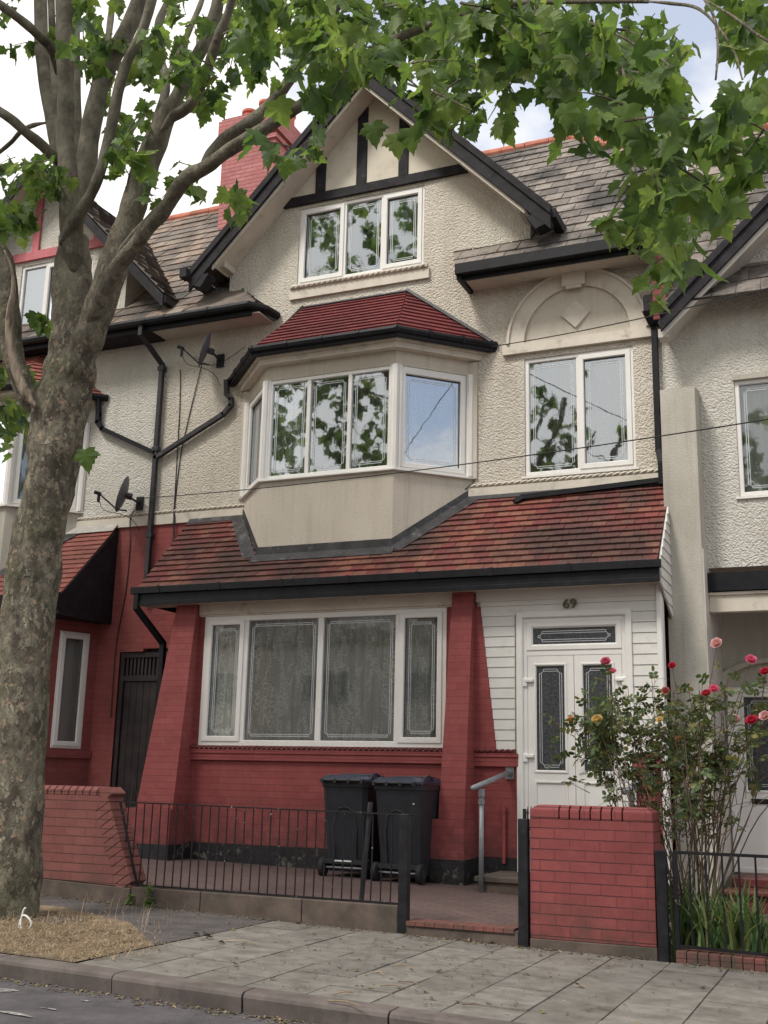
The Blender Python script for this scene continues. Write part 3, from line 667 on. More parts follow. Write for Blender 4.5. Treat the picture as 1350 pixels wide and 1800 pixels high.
for a,b in ((P0,P1),(P1,P2),(P2,P3)):
    za,zb=zc(a[1]),zc(b[1]); T,L=TP(a,b); q=[T(-.01,za-.05,.004),T(L+.01,zb-.05,.004),T(L+.01,zb+.13,.004),T(-.01,za+.13,.004)]; q2=[T(-.01,za-.05,.016),T(L+.01,zb-.05,.016),T(L+.01,zb+.13,.016),T(-.01,za+.13,.016)]
    g.hexa(q,q2)
g.box(XL+.7,-8.0,-.018,-.001,4.80,4.84) if False else None
g.build('flashing','lead',house)
g=MB(); g.box(-9.02,-2.035,CE-.075,CE-.005,CZ-.075,CZ+.015); g.box(-8.97,-2.06,CE-.03,CE+.02,CZ-.215,CZ-.076); g.box(-8.97,-2.06,CE-.045,CE-.031,CZ-.235,CZ-.18)
x=-8.6
while x<-2.2: g.box(x,x+.05,CE-.083,CE-.076,CZ-.08,CZ+.02); x+=.92
g.box(-2.06,-2.045,CE-.02,-.48,CZ-.02,CZ+.0) if False else None
g.build('gutter','gutter_black',house,bev=.008)
g=MB(); g.box(CX0-.02,CX1,CE+.021,-.8,CZ-.21,CZ-.195); g.build('canopy_soffit','smooth_render',house)
g=MB(); g.prism([(CX0-.012,CE+.02,CZ-.19),(CX0-.012,0,CZ-.19),(CX0-.012,0,CW-.02),(CX0-.012,CE+.02,CZ-.01)],(.024,0,0)); g.build('canopy_cheek','black_paint',house)
# white boarded cheek on the right
g=MB(); zb=CZ-.45
z=3.20; 
pent=[(CE+.06,3.2),(0,3.05),(0,CW+.02),(CE+.06,CZ+.03)]
z=3.0
while z<CW:
    q=clippoly([(CE,z),(.05,z),(.05,z+.117),(CE,z+.117)],[(CE+.08,3.40),(-.0,2.92),(0,CW+.03),(CE+.08,CZ+.05)])
    if q: 
        a=[(CX1+.004,y,zz) for y,zz in q]; b_=[(CX1+.02+.012*(1-(zz-z)/.117),y,zz) for y,zz in q]; g.hexa(a,b_)
    z+=.12
g.build('side_cladding','cladding',house)
# ---- ground floor front: brick, ledge, frieze
YG=-.86
FG=TF(YG)
w=MB(); wall(w,FG,[(-8.30,-.1),(-4.3,-.1),(-4.3,3.42),(-8.30,3.42)],[(-8.045,-4.648,1.60,3.262)],.12)
w.poly([(-8.30,YG,-.1),(-8.30,0,-.1),(-8.30,0,3.6),(-8.30,YG,3.6)])
w.cut(); w.box(-4.3,-3.775,YG,YG+.2,.0,1.56); w.prism([(-4.30,YG-.03,1.575),(-4.02,YG-.03,1.575),(-4.22,YG-.03,3.25),(-4.30,YG-.03,3.25)],(0,.1,0))
w.cut(); w.box(-2.44,-2.14,YG,YG+.2,.0,1.56)
w.build('front_wall','house_brick',house)
w=MB(); 
for a,b in ((-8.32,-3.77),(-2.445,-2.135)): w.cut(); w.box(a,b,YG-.012,YG-.001,-.1,.40)
w.build('plinth','flaking_paint',house)
w=MB(); w.box(-8.22,-4.52,YG-.05,YG-.001,1.415,1.50); w.box(-8.22,-4.52,YG-.065,YG-.001,1.50,1.555); w.cut(); w.box(-4.30,-3.755,YG-.05,YG-.001,1.395,1.50); w.box(-4.30,-3.755,YG-.065,YG-.001,1.50,1.545); w.cut(); w.box(-2.46,-2.13,YG-.05,YG-.001,1.41,1.55)
w.build('ledge','house_brick',house,bev=.006)
w=MB(); rope(w,FG,-8.2,-4.53,1.545,.055,.07,.07); w.cut(); rope(w,FG,-4.29,-3.76,1.54,.055,.07,.07); w.build('ledge_moulding','rope_red',house)
w=MB(); w.box(-8.12,-4.53,YG-.055,YG-.001,3.285,3.425); w.box(-8.12,-4.53,YG-.03,YG-.001,3.262,3.284); w.build('frieze','cream_trim',house)
window(house,FG,-8.045,-4.648,1.60,3.262,[(-8.045,-7.42,True),(-7.42,-6.335,False),(-6.335,-5.275,False),(-5.275,-4.648,True)],c0=-.05,curtain='lace',gl='glass_mid' if False else 'glass',fw=.07,mull=.075,sill=.03)
# battered brick buttresses
def buttress(x0t,x1t,x0b,x1b,yt,yb,zt=3.42,plinth=True,par=house,mat='house_brick'):
    p=MB(); n=1
    p.hexa([(x0b,YG,.36),(x0b,yb,.36),(x1b,yb,.36),(x1b,YG,.36)],[(x0t,YG,zt),(x0t,yt,zt),(x1t,yt,zt),(x1t,YG,zt)])
    p.hexa([(x0b-.05,YG,.38),(x0b-.05,yb-.04,.38),(x1b+.025,yb-.04,.38),(x1b+.025,YG,.38)],[(x0b-.05,YG,.82),(x0b-.045,yb-.035,.80),(x1b+.022,yb-.035,.80),(x1b+.022,YG,.82)])
    o=p.build('buttress',mat,par)
    q=MB(); q.box(x0b-.055,x1b+.03,yb-.045,YG,-.1,.379); q.build('buttress_foot','flaking_paint',o)
buttress(-8.44,-8.13,-8.72,-8.13,YG-.11,YG-.42)
buttress(-4.545,-4.285,-4.60,-4.285,YG-.11,YG-.42)
# boarded porch wall
cl=MB(); z=1.575
while z<3.40:
    h=.1195; z1=min(z+h-.0035,3.255 if z<3.2 else 3.42)
    for a,b in ((-4.27,-3.80),(-2.43,-2.145)) if z<3.12 else ((-4.27,-2.145),):
        a0=a
        if a<-4: a0=-4.02-(z-1.575)*.2/1.675+.0
        q=[(a0,YG,z),(b,YG,z),(b,YG,z1),(a0-.012,YG,z1)]
        cl.hexa([(q[0][0],YG,z),(q[1][0],YG,z),(q[1][0],YG-.022,z),(q[0][0],YG-.022,z)],[(q[3][0],YG,z1),(q[2][0],YG,z1),(q[2][0],YG-.012,z1),(q[3][0],YG-.012,z1)])
    z+=h
cl.build('cladding','cladding',house)
cb=MB(); cb.box(-4.27,-3.73,YG+.001,YG+.05,1.56,3.42); cb.box(-2.48,-2.145,YG+.001,YG+.05,1.56,3.42); cb.box(-3.729,-2.481,YG+.001,YG+.05,3.12,3.42); cb.box(-3.82,-3.74,YG+.001,YG+.05,.1,1.559); cb.build('cladding_backing','upvc_trim',house)
p=MB(); p.box(-2.155,-2.09,YG-.05,YG+.10,.1,3.43); p.box(-2.145,-2.10,YG-.06,YG-.0505,.1,3.43); p.build('corner_post','upvc',house,bev=.006)
p=MB(); p.box(-4.27,-2.16,YG-.04,YG-.001,3.305,3.42); p.build('porch_frieze','cladding',house)
# ---- front door
ft=MB(FG); 
d_=ft.T
def dbox(mb,x0,x1,z0,z1,c0,c1): mb.hexa([(x0,z0,c0),(x1,z0,c0),(x1,z0,c1),(x0,z0,c1)],[(x0,z1,c0),(x1,z1,c0),(x1,z1,c1),(x0,z1,c1)])
DX0,DX1,DZ1=-3.775,-2.435,3.165
ring(ft,DX0,DX1,.0,DZ1,.075,-.02,.045,.012)
fo=ft.build('door_surround','upvc',house)
fr=MB(FG); ring(fr,DX0+.07,DX1-.07,.25,DZ1-.07,.055,-.06,.012); dbox(fr,DX0+.12,DX1-.12,2.655,2.725,-.06,.010)
fr.build('door_frame','upvc',house)
fl=MB(FG); ring(fl,DX0+.115,DX1-.115,2.71,DZ1-.12,.075,-.05,.022,.02); fo=fl.build('fanlight','upvc',house)
gl=MB(FG); gl.poly([(DX0+.18,2.775,-.01),(DX1-.18,2.775,-.01),(DX1-.18,DZ1-.19,-.01),(DX0+.18,DZ1-.19,-.01)]); gl.build('pane','obscure_glass',fo)
ll=MB(FG); lead_lines(ll,DX0+.22,DX1-.22,2.785,DZ1-.20,-.008,.006,.03,.05); ll.build('leading','leading',fo)
xm=(DX0+DX1)/2
for a,b,hand in ((DX0+.128,xm-.003,0),(xm+.003,DX1-.128,1)):
    dl=MB(FG); G0,G1,Z0,Z1=a+.088,b-.100,1.355,2.545
    # stiles and rails
    dbox(dl,a,G0,.28,2.652,-.055,.006); dbox(dl,G1,b,.28,2.652,-.055,.006); dbox(dl,G0+.0005,G1-.0005,Z1,2.652,-.055,.006); dbox(dl,G0+.0005,G1-.0005,1.235,Z0,-.055,.006); dbox(dl,G0+.0005,G1-.0005,.28,.40,-.055,.006)
    ring(dl,G0-.02,G1+.02,Z0-.02,Z1+.02,.032,-.01,.018,.012); ring(dl,G0-.02,G1+.02,.385,1.25,.03,-.01,.016,.010); dbox(dl,G0,G1,.395,1.24,-.05,-.004)
    do=dl.build('door','upvc',house)
    q=MB(FG); q.poly([(G0,Z0,-.015),(G1,Z0,-.015),(G1,Z1,-.015),(G0,Z1,-.015)]); q.build('pane','obscure_glass',do)
    q=MB(FG); lead_lines(q,G0+.01,G1-.01,Z0+.01,Z1-.01,-.013,.0055,.035,.05); q.build('leading','leading',do)
    for hz in (2.35,1.50,.6):
        q=MB(FG); hx=a-.03 if hand==0 else b+.03; dbox(q,hx-.025,hx+.025,hz-.05,hz+.05,.012,.035); dbox(q,min(hx,hx+(.1 if hand==0 else -.1)),max(hx,hx+(.1 if hand==0 else -.1)),hz+.0,hz+.04,.012,.045); q.build('hinge','upvc',do,bev=.008)
    if hand:
        q=MB(FG); dbox(q,a+.035,a+.07,1.33,1.56,.007,.018); q.build('handle_plate','upvc',do,bev=.004)
        q=MB(FG); q.tube([(a+.052,1.50,.018),(a+.052,1.50,.05),(a+.075,1.497,.056),(a+.17,1.475,.056)],.009,8); q.build('handle','upvc',do)
# step
s=MB(); s.prism([(-3.95,-1.78,.0),(-2.45,-1.78,.0),(-2.45,YG-.02,.0),(-3.95,YG-.02,.0)],(0,0,.205)); s.prism([(-3.97,-1.81,.206),(-2.44,-1.81,.206),(-2.44,YG-.02,.206),(-3.97,YG-.02,.206)],(0,0,.055)); s.build('door_step','concrete',house,bev=.01)
# house number 69
def number(txt,x,z,size,mat,par):
    cu=bpy.data.curves.new('n','FONT'); cu.body=txt; cu.size=size; cu.extrude=.008; cu.offset=.001; cu.align_x='CENTER'; cu.align_y='CENTER'
    ob=bpy.data.objects.new('tmp',cu); C.objects.link(ob); dg=bpy.context.evaluated_depsgraph_get(); me=bpy.data.meshes.new_from_object(ob.evaluated_get(dg))
    bpy.data.objects.remove(ob); L=rootloc(par); me.transform(Matrix.Translation(Vector((x,YG-.045,z))-L)@Matrix.Rotation(R(90),4,'X')@Matrix.Diagonal((1.12,1,1,1)))
    me.materials.clear(); me.materials.append(M[mat]); o=bpy.data.objects.new('house_number',me); C.objects.link(o); o.parent=par; o['_r']=tuple(L); return o
number('69',-3.133,3.235,.15,'brass',house)
# overflow pipe on the low wall
p=MB(); p.tube([(-3.93,YG-.04,.34),(-3.93,YG-.04,.94)],.022,8); p.tube([(-3.93,YG-.04,.90),(-3.93,YG-.04,.955)],.032,8); p.build('waste_pipe','red_paint',house)
# ---- main roof
EV=7.90; RS=1.025; RY=3.6
zr=lambda y:EV+RS*(y+.45)
def roofpt(x,y,l=0): return (x,y,zr(y)+l)
def roofpiece(par,pts,mat='tan_tiles',name='roof',gauge=.235,width=.34):
    r=MB(); tri_tiles(r,pts,gauge,width,.024,.35); return r.build(name,mat,par)
rp=MB()
tri_tiles(rp,[roofpt(-4.70,-.45),roofpt(-2.16,-.45),roofpt(-2.16,1.2),roofpt(-4.1,RY),roofpt(-6.2,RY),roofpt(-6.0,2.75),roofpt(-3.9,.45),roofpt(-4.25,0)][:0] or [roofpt(-4.72,-.45),roofpt(-2.16,-.45),roofpt(-2.16,1.9),roofpt(-4.05,RY),roofpt(-6.6,RY)],.325,.28,.018,.35)
ro=rp.build('roof','tan_tiles',house)
rq=MB(); tri_tiles(rq,[roofpt(XL,-.45),roofpt(-7.80,-.45),roofpt(-8.3,0.02),roofpt(-8.35,.6),roofpt(-6.2,RY),roofpt(XL,RY)],.325,.28,.018,.35)
rq.build('roof_left','tan_tiles_left',ro) 
# little hipped ends of the eaves against the gable wall
rq=MB(); tri_tiles(rq,[(-7.80,-.45,EV),(-7.72,-.02,EV-.02),(-8.3,-.02,zr(0))],.235,.3,.02); tri_tiles(rq,[(-4.60,-.02,EV-.02),(-4.72,-.45,EV),(-4.2,-.02,zr(0))],.235,.3,.02); rq.build('eave_hip','tan_tiles',ro)
rq=MB()
def ridge(mb,a,b,r=.09,l=.42):
    a,b=Vector(a),Vector(b); n=max(1,int((b-a).length/l))
    for k in range(n):
        p,q=a+(b-a)*k/n,a+(b-a)*(k+1)/n; d=(q-p).normalized()*.006; mb.tube([p+d,q-d],[r*1.04,r*.97],10)
ridge(rq,(XL,RY,zr(RY)+.0),(-4.05,RY,zr(RY)+.0)); ridge(rq,(-4.05,RY,zr(RY)),roofpt(-2.16,1.9)); rq.build('ridge','ridge_tile',ro)
# eaves gutters and fascias
g=MB()
g.box(-4.70,-2.12,-.565,-.455,EV-.14,EV+.01); g.box(-4.66,-2.12,-.45,-.40,EV-.19,EV-.02); g.box(-4.70,-4.63,-.50,-.001,EV-.19,EV-.02); g.cut()
g.tube([(XL,-.52,EV-.07),(-7.86,-.52,EV-.07),(-7.70,-.30,EV-.07),(-7.66,-.02,EV-.07)],.062,8); g.box(XL,-7.86,-.46,-.41,EV-.2,EV-.02)
x=XL+.3
while x<-7.9: g.tube([(x,-.52,EV-.07),(x+.05,-.52,EV-.07)],.072,8); x+=.75
g.build('eaves_gutter','gutter_black',house,bev=.006)
g=MB(); g.box(XL,-7.74,-.42,-.001,EV-.17,EV-.15); g.cut(); g.box(-4.62,XR,-.40,-.001,EV-.16,EV-.14); g.build('eaves_soffit','smooth_render',house)
# gable roof
YB=-.45
rp=MB()
for s_ in (-1,1):
    xe=AX+s_*2.74; ze=AZ-SL*2.74; yb=(ze-EV)/RS-.45+.3
    tri_tiles(rp,[(xe,YB,ze),(xe,yb,ze),(AX,3.1,AZ),(AX,YB,AZ)] if s_>0 else [(xe,yb,ze),(xe,YB,ze),(AX,YB,AZ),(AX,3.1,AZ)],.325,.28,.018,.35)
gr=rp.build('gable_roof','tan_tiles',ro)
rq=MB(); ridge(rq,(AX,YB-.02,AZ+.02),(AX,3.1,AZ+.02)); rq.build('gable_ridge','ridge_tile',ro)
g=MB()
for s_ in (-1,1):
    xe=AX+s_*2.76; ze=AZ-SL*2.76
    for (o0,o1,y0,y1) in ((-.02,-.34,YB-.045,YB-.001),(-.0,-.13,YB-.075,YB-.0455)):
        g.prism([(AX,y0,AZ+o0),(xe,y0,ze+o0),(xe,y0,ze+o1),(AX,y0,AZ+o1)],(0,y1-y0,0))
    g.box(xe-.06*(1 if s_<0 else 1)-.0,xe+.06,YB-.0,1.0,ze-.16,ze-.03)                     # gutter along the dormer side
    g.prism([(xe,YB-.04,ze-.08),(xe-s_*.02,YB-.04,ze-.24),(xe-s_*.20,YB-.04,ze-.30),(xe-s_*.34,YB-.04,ze-.10)],(0,.22,0))
g.box(AX-2.86,AX-2.74,YB-.16,YB-.0,AZ-SL*2.76-.15,AZ-SL*2.76-.0)
g.build('bargeboard','black_timber',house,bev=.004)
g=MB()
for s_ in (-1,1):
    xe=AX+s_*2.40; ze=AZ-SL*2.40
    g.prism([(AX,YB,AZ-.30),(xe,YB,ze-.30),(xe,YB,ze-.33),(AX,YB,AZ-.33)],(0,-YB+.02,0))
    g.prism([(AX,YB+.001,AZ-.332),(xe,YB+.001,ze-.332),(xe,YB+.001,ze-.40),(AX,YB+.001,AZ-.40)],(0,.03,0))
g.box(-8.62,-8.45,-.30,-.001,8.63,8.80); g.box(-3.9,-3.74,-.30,-.001,8.63,8.80)
g.build('gable_soffit','cream_trim',house)
# chimney
ch=MB(); x0,x1,y0,y1=-10.44,-9.32,2.5,3.55
ch.box(x0,x1,y0,y1,9.6,12.60); 
cho=ch.build('chimney','chimney_brick',ro)
ch=MB(); ch.box(x0-.04,x1+.04,y0-.04,y1+.04,12.60,12.68); ch.box(x0-.0,x1+.0,y0-.0,y1+.0,12.681,12.75); ch.box(x0-.07,x1+.07,y0-.07,y1+.07,12.751,13.15); ch.box(x0-.03,x1+.03,y0-.03,y1+.03,13.151,13.21); ch.build('chimney_head','chimney_brick',ro)
pt=MB()
for px_,py_ in ((-10.2,3.0),(-9.75,2.85),(-9.55,3.35)): pt.lathe([(.13,0),(.125,.36),(.15,.38),(.15,.43),(.10,.43),(.10,.3)],(px_,py_,13.20),n=14)
pt.build('chimney_pot','terracotta',ro,smooth=False)
# party wall upstand at the right end of the roof
pw=MB()
pw.prism([(-2.155,-.40,6.8),(-2.155,1.2,8.6),(-2.155,1.2,zr(1.2)+.10),(-2.155,-.40,EV+.10)],(.16,0,0)); pw.build('party_wall','wall_brick',ro)
# ---- rainwater pipes
p=MB(); rp_=.036
def sq(mb,path,r=.036): mb.tube(path,r*1.2,4)
def sqpipe(mb,pts,h=.034):
    for a,b in zip(pts,pts[1:]):
        a,b=Vector(a),Vector(b); d=(b-a).normalized(); yv=Vector((0,1,0)); s_=d.cross(yv)
        if s_.length<.3: s_=Vector((1,0,0))
        s_.normalize(); t_=d.cross(s_).normalized(); A=a-d*h*.6; B=b+d*h*.6
        c=[s_*h+t_*h,s_*h-t_*h,-s_*h-t_*h,-s_*h+t_*h]; mb.hexa([tuple(A+q) for q in c],[tuple(B+q) for q in c])
sqpipe(p,[(-9.72,-.50,EV-.10),(-9.72,-.50,EV-.26),(-9.60,-.07,7.30),(-9.60,-.07,3.66)])
for zz in (7.2,5.92,4.6): p.box(-9.655,-9.545,-.115,-.02,zz,zz+.07)
sqpipe(p,[(-8.42,-.10,6.88),(-8.42,-.07,6.68),(-8.34,-.07,6.60),(-8.34,-.07,6.50),(-8.46,-.07,6.38),(-9.60,-.07,5.82)])
p.build('downpipe','pipe_grey',house,bev=.006)
p=MB(); sqpipe(p,[(-8.93,CE-.03,CZ-.10),(-8.93,CE-.03,CZ-.26),(-8.80,YG+.15,2.95),(-8.80,YG+.2,.15)],.036); p.build('porch_downpipe','gutter_black',house,bev=.006)
p=MB(); sqpipe(p,[(-2.20,-.12,7.05),(-2.20,-.08,6.85),(-2.20,-.08,5.22),(-2.17,-.11,5.05),(-2.17,-.11,4.80)],.037); p.box(-2.30,-2.10,-.24,-.02,7.0,7.22); p.hexa([(-2.26,-.17,6.85),(-2.14,-.17,6.85),(-2.14,-.03,6.85),(-2.26,-.03,6.85)],[(-2.32,-.26,7.0),(-2.08,-.26,7.0),(-2.08,-.02,7.0),(-2.32,-.02,7.0)])
p.build('downpipe','gutter_black',house,bev=.006)
p=MB(); sqpipe(p,[(-2.16,-.10,4.84),(-2.9,-.12,4.80),(-3.9,-.16,4.745),(-3.98,-.22,4.68)],.03); p.build('roof_spreader_pipe','gutter_black',house)
# ---- passage door at the left
p=MB(); p.box(-9.60,-9.53,.02,.10,-.05,2.95); p.box(-9.20,-9.15,.02,.10,-.05,2.95); p.box(-9.529,-9.201,.02,.09,2.55,2.62)
p=MB(); GX0,GX1=-10.02,-9.16
p.box(GX0,GX0+.07,.03,.10,-.05,2.93); p.box(GX1-.07,GX1,.03,.10,-.05,2.93); p.box(GX0+.071,GX1-.071,.035,.10,2.86,2.93); p.box(GX0+.071,GX1-.071,.035,.10,2.52,2.60)
p.box(-10.15,-9.05,.12,.9,-.1,3.1); fo=p.build('passage_frame','dark_wood',house)
p=MB(); x=GX0+.09
while x<GX1-.1: p.box(x,x+.035,.05,.08,2.601,2.859); x+=.065
p.build('passage_slats','dark_wood',house)
p=MB(); x=GX0+.073
while x<GX1-.13: p.box(x,x+.108,.06+random.random()*.004,.09,-.03,2.515); x+=.112
do=p.build('passage_door','dark_wood',house,bev=.004)
p=MB(); p.tube([(GX1-.2,.055,1.2),(GX1-.2,.02,1.2),(GX1-.12,.02,1.2)],.01,6); p.build('handle','galvanised',do)
# wall cables
def cable(pts,r=.006,par=house,name='wall_cable'):
    c=MB(); c.tube(catmull([Vector(q) for q in pts],4),r,5); return c.build(name,'cable',par)
cable([(-4.62,-.02,6.68),(-4.60,-.012,6.4),(-4.61,-.012,5.6),(-4.60,-.012,5.10),(-4.66,-.045,4.98),(-4.78,-.045,4.90)],.007)
cable([(-9.30,-.02,7.20),(-9.27,-.012,6.6),(-9.26,-.012,6.0),(-9.25,-.012,5.2),(-9.22,-.05,4.9),(-9.21,-.012,4.1)],.007)
cable([(-8.92,-.02,7.24),(-9.08,-.012,6.5),(-9.20,-.012,5.8),(-9.24,-.012,5.0),(-9.2,-.05,4.88),(-9.19,-.012,4.2)],.007)
cable([(-9.08,-.012,7.38),(-8.75,-.012,7.2),(-8.45,-.012,7.28),(-8.2,-.012,7.42)],.004)
cable([(-9.05,-.012,3.5),(-9.1,-.015,3.1),(-9.0,-.02,3.0),(-9.0,-.02,3.5)],.008)

# ================================================================== LEFT NEIGHBOUR
nb=thing('terraced_house',(-13,0,0),'neighbouring house behind the tree trunk, with pink gable timbers and a black boarded canopy end','house')
DX=-6.30
w=MB(); wall(w,F0,[(-19,4.92),(XL-.002,4.92),(XL-.002,7.95),(-19,7.95)],[(-14.25,-11.12,5.05,6.62)],.13)
NAX,NAZ=-12.15,11.12
wall(w,F0,[(-14.4,7.95),(-10.45,7.95),(-10.45,NAZ-.1-SL*1.7),(NAX,NAZ-.1),(-14.4,NAZ-.1-SL*2.25)],[(-12.62,-11.15,8.25,9.46)],.13)
w.poly([(-10.45,0,7.95),(-10.45,2.0,7.95),(-10.45,2.0,9.3),(-10.45,0,9.3)])
w.build('wall','grey_roughcast',nb)
w=MB(); wall(w,F0,[(-19,-.1),(-10.021,-.1),(-10.021,4.919),(-19,4.919)],[(-16,-10.9,.3,3.4)],.3); w.box(-10.021,XL-.003,.0,.3,2.94,4.919); w.box(XL-.003,-9.16,.0005,.3,2.94,4.78) if False else None
w.build('lower_wall','neighbour_brick',nb)
t=MB(); t.box(-19,-14.3,-.035,0,4.80,4.95); t.cut(); t.box(-11.05,XL-.003,-.035,0,4.80,4.95); t.build('string_course','cream_trim',nb)
t=MB(); rope(t,F0,-11.0,XL,4.95,.06,.035); t.build('rope_moulding','cream_trim',nb)
t=MB(); t.box(-14.0,-10.5,-.05,-.001,9.53,9.68)
for a,b in ((-13.3,-13.15),(-12.42,-12.28),(-11.72,-11.58),(-11.15,-11.02)):
    t.cut(); za=NAZ-.12-SL*abs(a-NAX); zb=NAZ-.12-SL*abs(b-NAX); t.prism([(a,-.045,9.681),(b,-.045,9.681),(b,-.045,zb),(a,-.045,za)],(0,.044,0))
t.build('timber','pink_timber',nb)
window(nb,F0,-12.62,-11.15,8.25,9.46,[(-12.62,-12.1,False),(-12.1,-11.15,True)],curtain='net',gl='glass_bright',lead=False,sill=.04)
# bay of the neighbour
Q=[(p[0]+DX,p[1]) for p in (P0,P1,P2,P3)]
def off2(k): return (Q[0][0]-k*1.35,0),(Q[1][0]-k*.42,Q[1][1]-k),(Q[2][0]+k*.42,Q[2][1]-k),(Q[3][0]+k*1.35,0)
b_=MB(); b_.hexa([(x,y,3.9) for x,y in Q],[(x,y,5.075) for x,y in Q]); b_.build('bay_apron','grey_render',nb)
b_=MB(); b_.hexa([(x,y,5.076) for x,y in off2(.055)],[(x,y,5.105) for x,y in off2(.055)]); b_.build('bay_sill','upvc',nb)
b_=MB(); b_.hexa([(x,y,6.52) for x,y in off2(0)],[(x,y,6.80) for x,y in off2(0)]); b_.hexa([(x,y,6.801) for x,y in off2(.17)],[(x,y,6.86) for x,y in off2(.17)]); b_.build('bay_head','smooth_render',nb)
for a,b,li in ((Q[0],Q[1],1),(Q[1],Q[2],3),(Q[2],Q[3],1)):
    T,L=TP(a,b); g0=.045; lights=[(g0,L-g0,True)] if li==1 else [(g0+(L-2*g0)*i/3,g0+(L-2*g0)*(i+1)/3,False) for i in range(3)]
    window(nb,T,g0,L-g0,5.106,6.519,lights,c0=-.075,curtain='net',gl='glass_bright' if li==3 else 'glass',lead=False,depth=.22)
s_=MB()
for p in Q: s_.cut(); s_.tube([(p[0],p[1]+.01 if p[1]<0 else -.02,5.106),(p[0],p[1]+.01 if p[1]<0 else -.02,6.519)],.055,8)
s_.build('bay_post','upvc',nb)
e=[(x,y,6.93) for x,y in off2(.22)]; r0,r1=(R0[0]+DX,0,7.88),(R1[0]+DX,0,7.88)
r=MB(); tri_tiles(r,[e[1],e[2],r1,r0],.115,.165,.022,.06); tri_tiles(r,[e[2],e[3],r1],.115,.165,.022,.06); r.build('bay_roof','neighbour_tiles',nb)
g=MB(); gg=[Vector((x,y,6.905)) for x,y in off2(.25)]; g.tube(gg,.055,8); sqpipe(g,[(-10.72,-.10,6.86),(-10.72,-.07,6.62),(-10.72,-.07,6.50),(-10.62,-.07,6.38),(-9.62,-.07,5.90)]); g.build('bay_gutter','gutter_black',nb)
# roof
rp=MB(); tri_tiles(rp,[roofpt(-19,-.45),roofpt(XL-.004,-.45),roofpt(XL-.004,RY),roofpt(-19,RY)],.325,.28,.018,.35); nro=rp.build('roof','tan_tiles_left',nb)
rp=MB()
xe=NAX+2.74; ze=NAZ-SL*2.74; tri_tiles(rp,[(xe,YB,ze),(xe,(ze-EV)/RS-.15,ze),(NAX,2.9,NAZ),(NAX,YB,NAZ)],.19,.3,.03,.5)
xe2=NAX-2.74; tri_tiles(rp,[(xe2,1,ze),(xe2,YB,ze),(NAX,YB,NAZ),(NAX,2.9,NAZ)],.235,.34,.03,.5); rp.build('gable_roof','old_dark_tiles',nro)
rq=MB(); ridge(rq,(-19,RY,zr(RY)),(XL-.02,RY,zr(RY))); rq.tube([(xe+.02,YB+.1,ze+.03),(NAX+.1,2.8,NAZ-.0)],.045,6) if False else None; rq.build('ridge','ridge_tile',nro)
g=MB(); g.tube([(-19,-.52,EV-.07),(XL-.006,-.52,EV-.07)],.062,8); g.box(-19,XL-.006,-.46,-.41,EV-.2,EV-.02); g.build('eaves_gutter','gutter_black',nb)
g=MB(); g.box(-19,XL-.006,-.42,-.001,EV-.19,EV-.17); g.build('eaves_soffit','black_timber',nb)
g=MB()
for s_ in (-1,1):
    x_=NAX+s_*2.76; z_=NAZ-SL*2.76
    g.prism([(NAX,YB-.03,NAZ-.03),(x_,YB-.03,z_-.03),(x_,YB-.03,z_-.22),(NAX,YB-.03,NAZ-.22)],(0,.03,0))
    g.box(x_-.06,x_+.03,YB,.9,z_-.14,z_-.03)
g.build('bargeboard','black_timber',nb)
g=MB()
for s_ in (-1,1):
    x_=NAX+s_*2.70; z_=NAZ-SL*2.70; g.prism([(NAX,YB,NAZ-.06),(x_,YB,z_-.06),(x_,YB,z_-.09),(NAX,YB,NAZ-.09)],(0,1.3,0))
g.build('gable_soffit','smooth_render',nb)
# canopy with black boarded end
NX=-10.235
r=MB(); tri_tiles(r,[(-17.5,CE,CZ),(NX,CE,CZ),(NX,-.06,CW-.06*cs),(-17.5,-.06,CW-.06*cs)],.118,.168,.017,.1); r.build('canopy_roof','neighbour_tiles',nb)
g=MB(); g.prism([(NX-.03,CE-.02,CZ-.28),(NX-.03,0,CZ-.28),(NX-.03,0,CW-.03),(NX-.03,CE-.02,CZ-.02)],(.05,0,0)); g.build('canopy_end_panel','black_paint',nb)
g=MB(); g.box(-17.5,NX+.02,CE-.075,CE-.022,CZ-.22,CZ+.01); g.build('gutter','gutter_black',nb)
g=MB(); strip(onroof(-17.5,0),onroof(NX+.02,0),.17,lift=.035); g.build('flashing','cement',nb)
g=MB(); strip(onroof(Q[2][0],Q[2][1]),onroof(Q[3][0],0),.2); g.build('bay_flashing','lead',nb)
g=MB(); g.box(-17.5,NX-.03,CE+.02,0,CZ-.27,CZ-.25); g.build('canopy_soffit','black_timber',nb)
# side-facing window, walls and buttress of the neighbour's front bay
xs_=-10.42
w=MB(); wall(w,FG,[(-17,-.1),(xs_-.35,-.1),(xs_-.35,3.4),(-17,3.4)],[(-14.5,-11.6,1.6,3.26)],.12)
T2,L2=TP((xs_-.35,YG),(xs_,-.0)); wall(w,T2,[(0,-.1),(L2,-.1),(L2,3.4),(0,3.4)],[(.30,.78,1.55,3.2)],.08)
w.build('front_wall','neighbour_brick',nb)
window(nb,T2,.30,.78,1.55,3.2,[(.30,.78,True)],c0=-.06,curtain='net',gl='glass',lead=False,depth=.2,fw=.05)
window(nb,FG,-14.5,-11.6,1.60,3.26,[(-14.5,-13.0,True),(-13.0,-11.6,False)],c0=-.05,curtain='lace',gl='glass',lead=False,fw=.07)
w=MB(); 
w.hexa([(-11.3,YG,-.1),(-11.3,YG-.42,-.1),(-10.80,YG-.42,-.1),(-10.80,YG,-.1)],[(-11.2,YG,3.36),(-11.2,YG-.12,3.36),(-10.86,YG-.12,3.36),(-10.86,YG,3.36)]); w.build('buttress','neighbour_brick',nb)
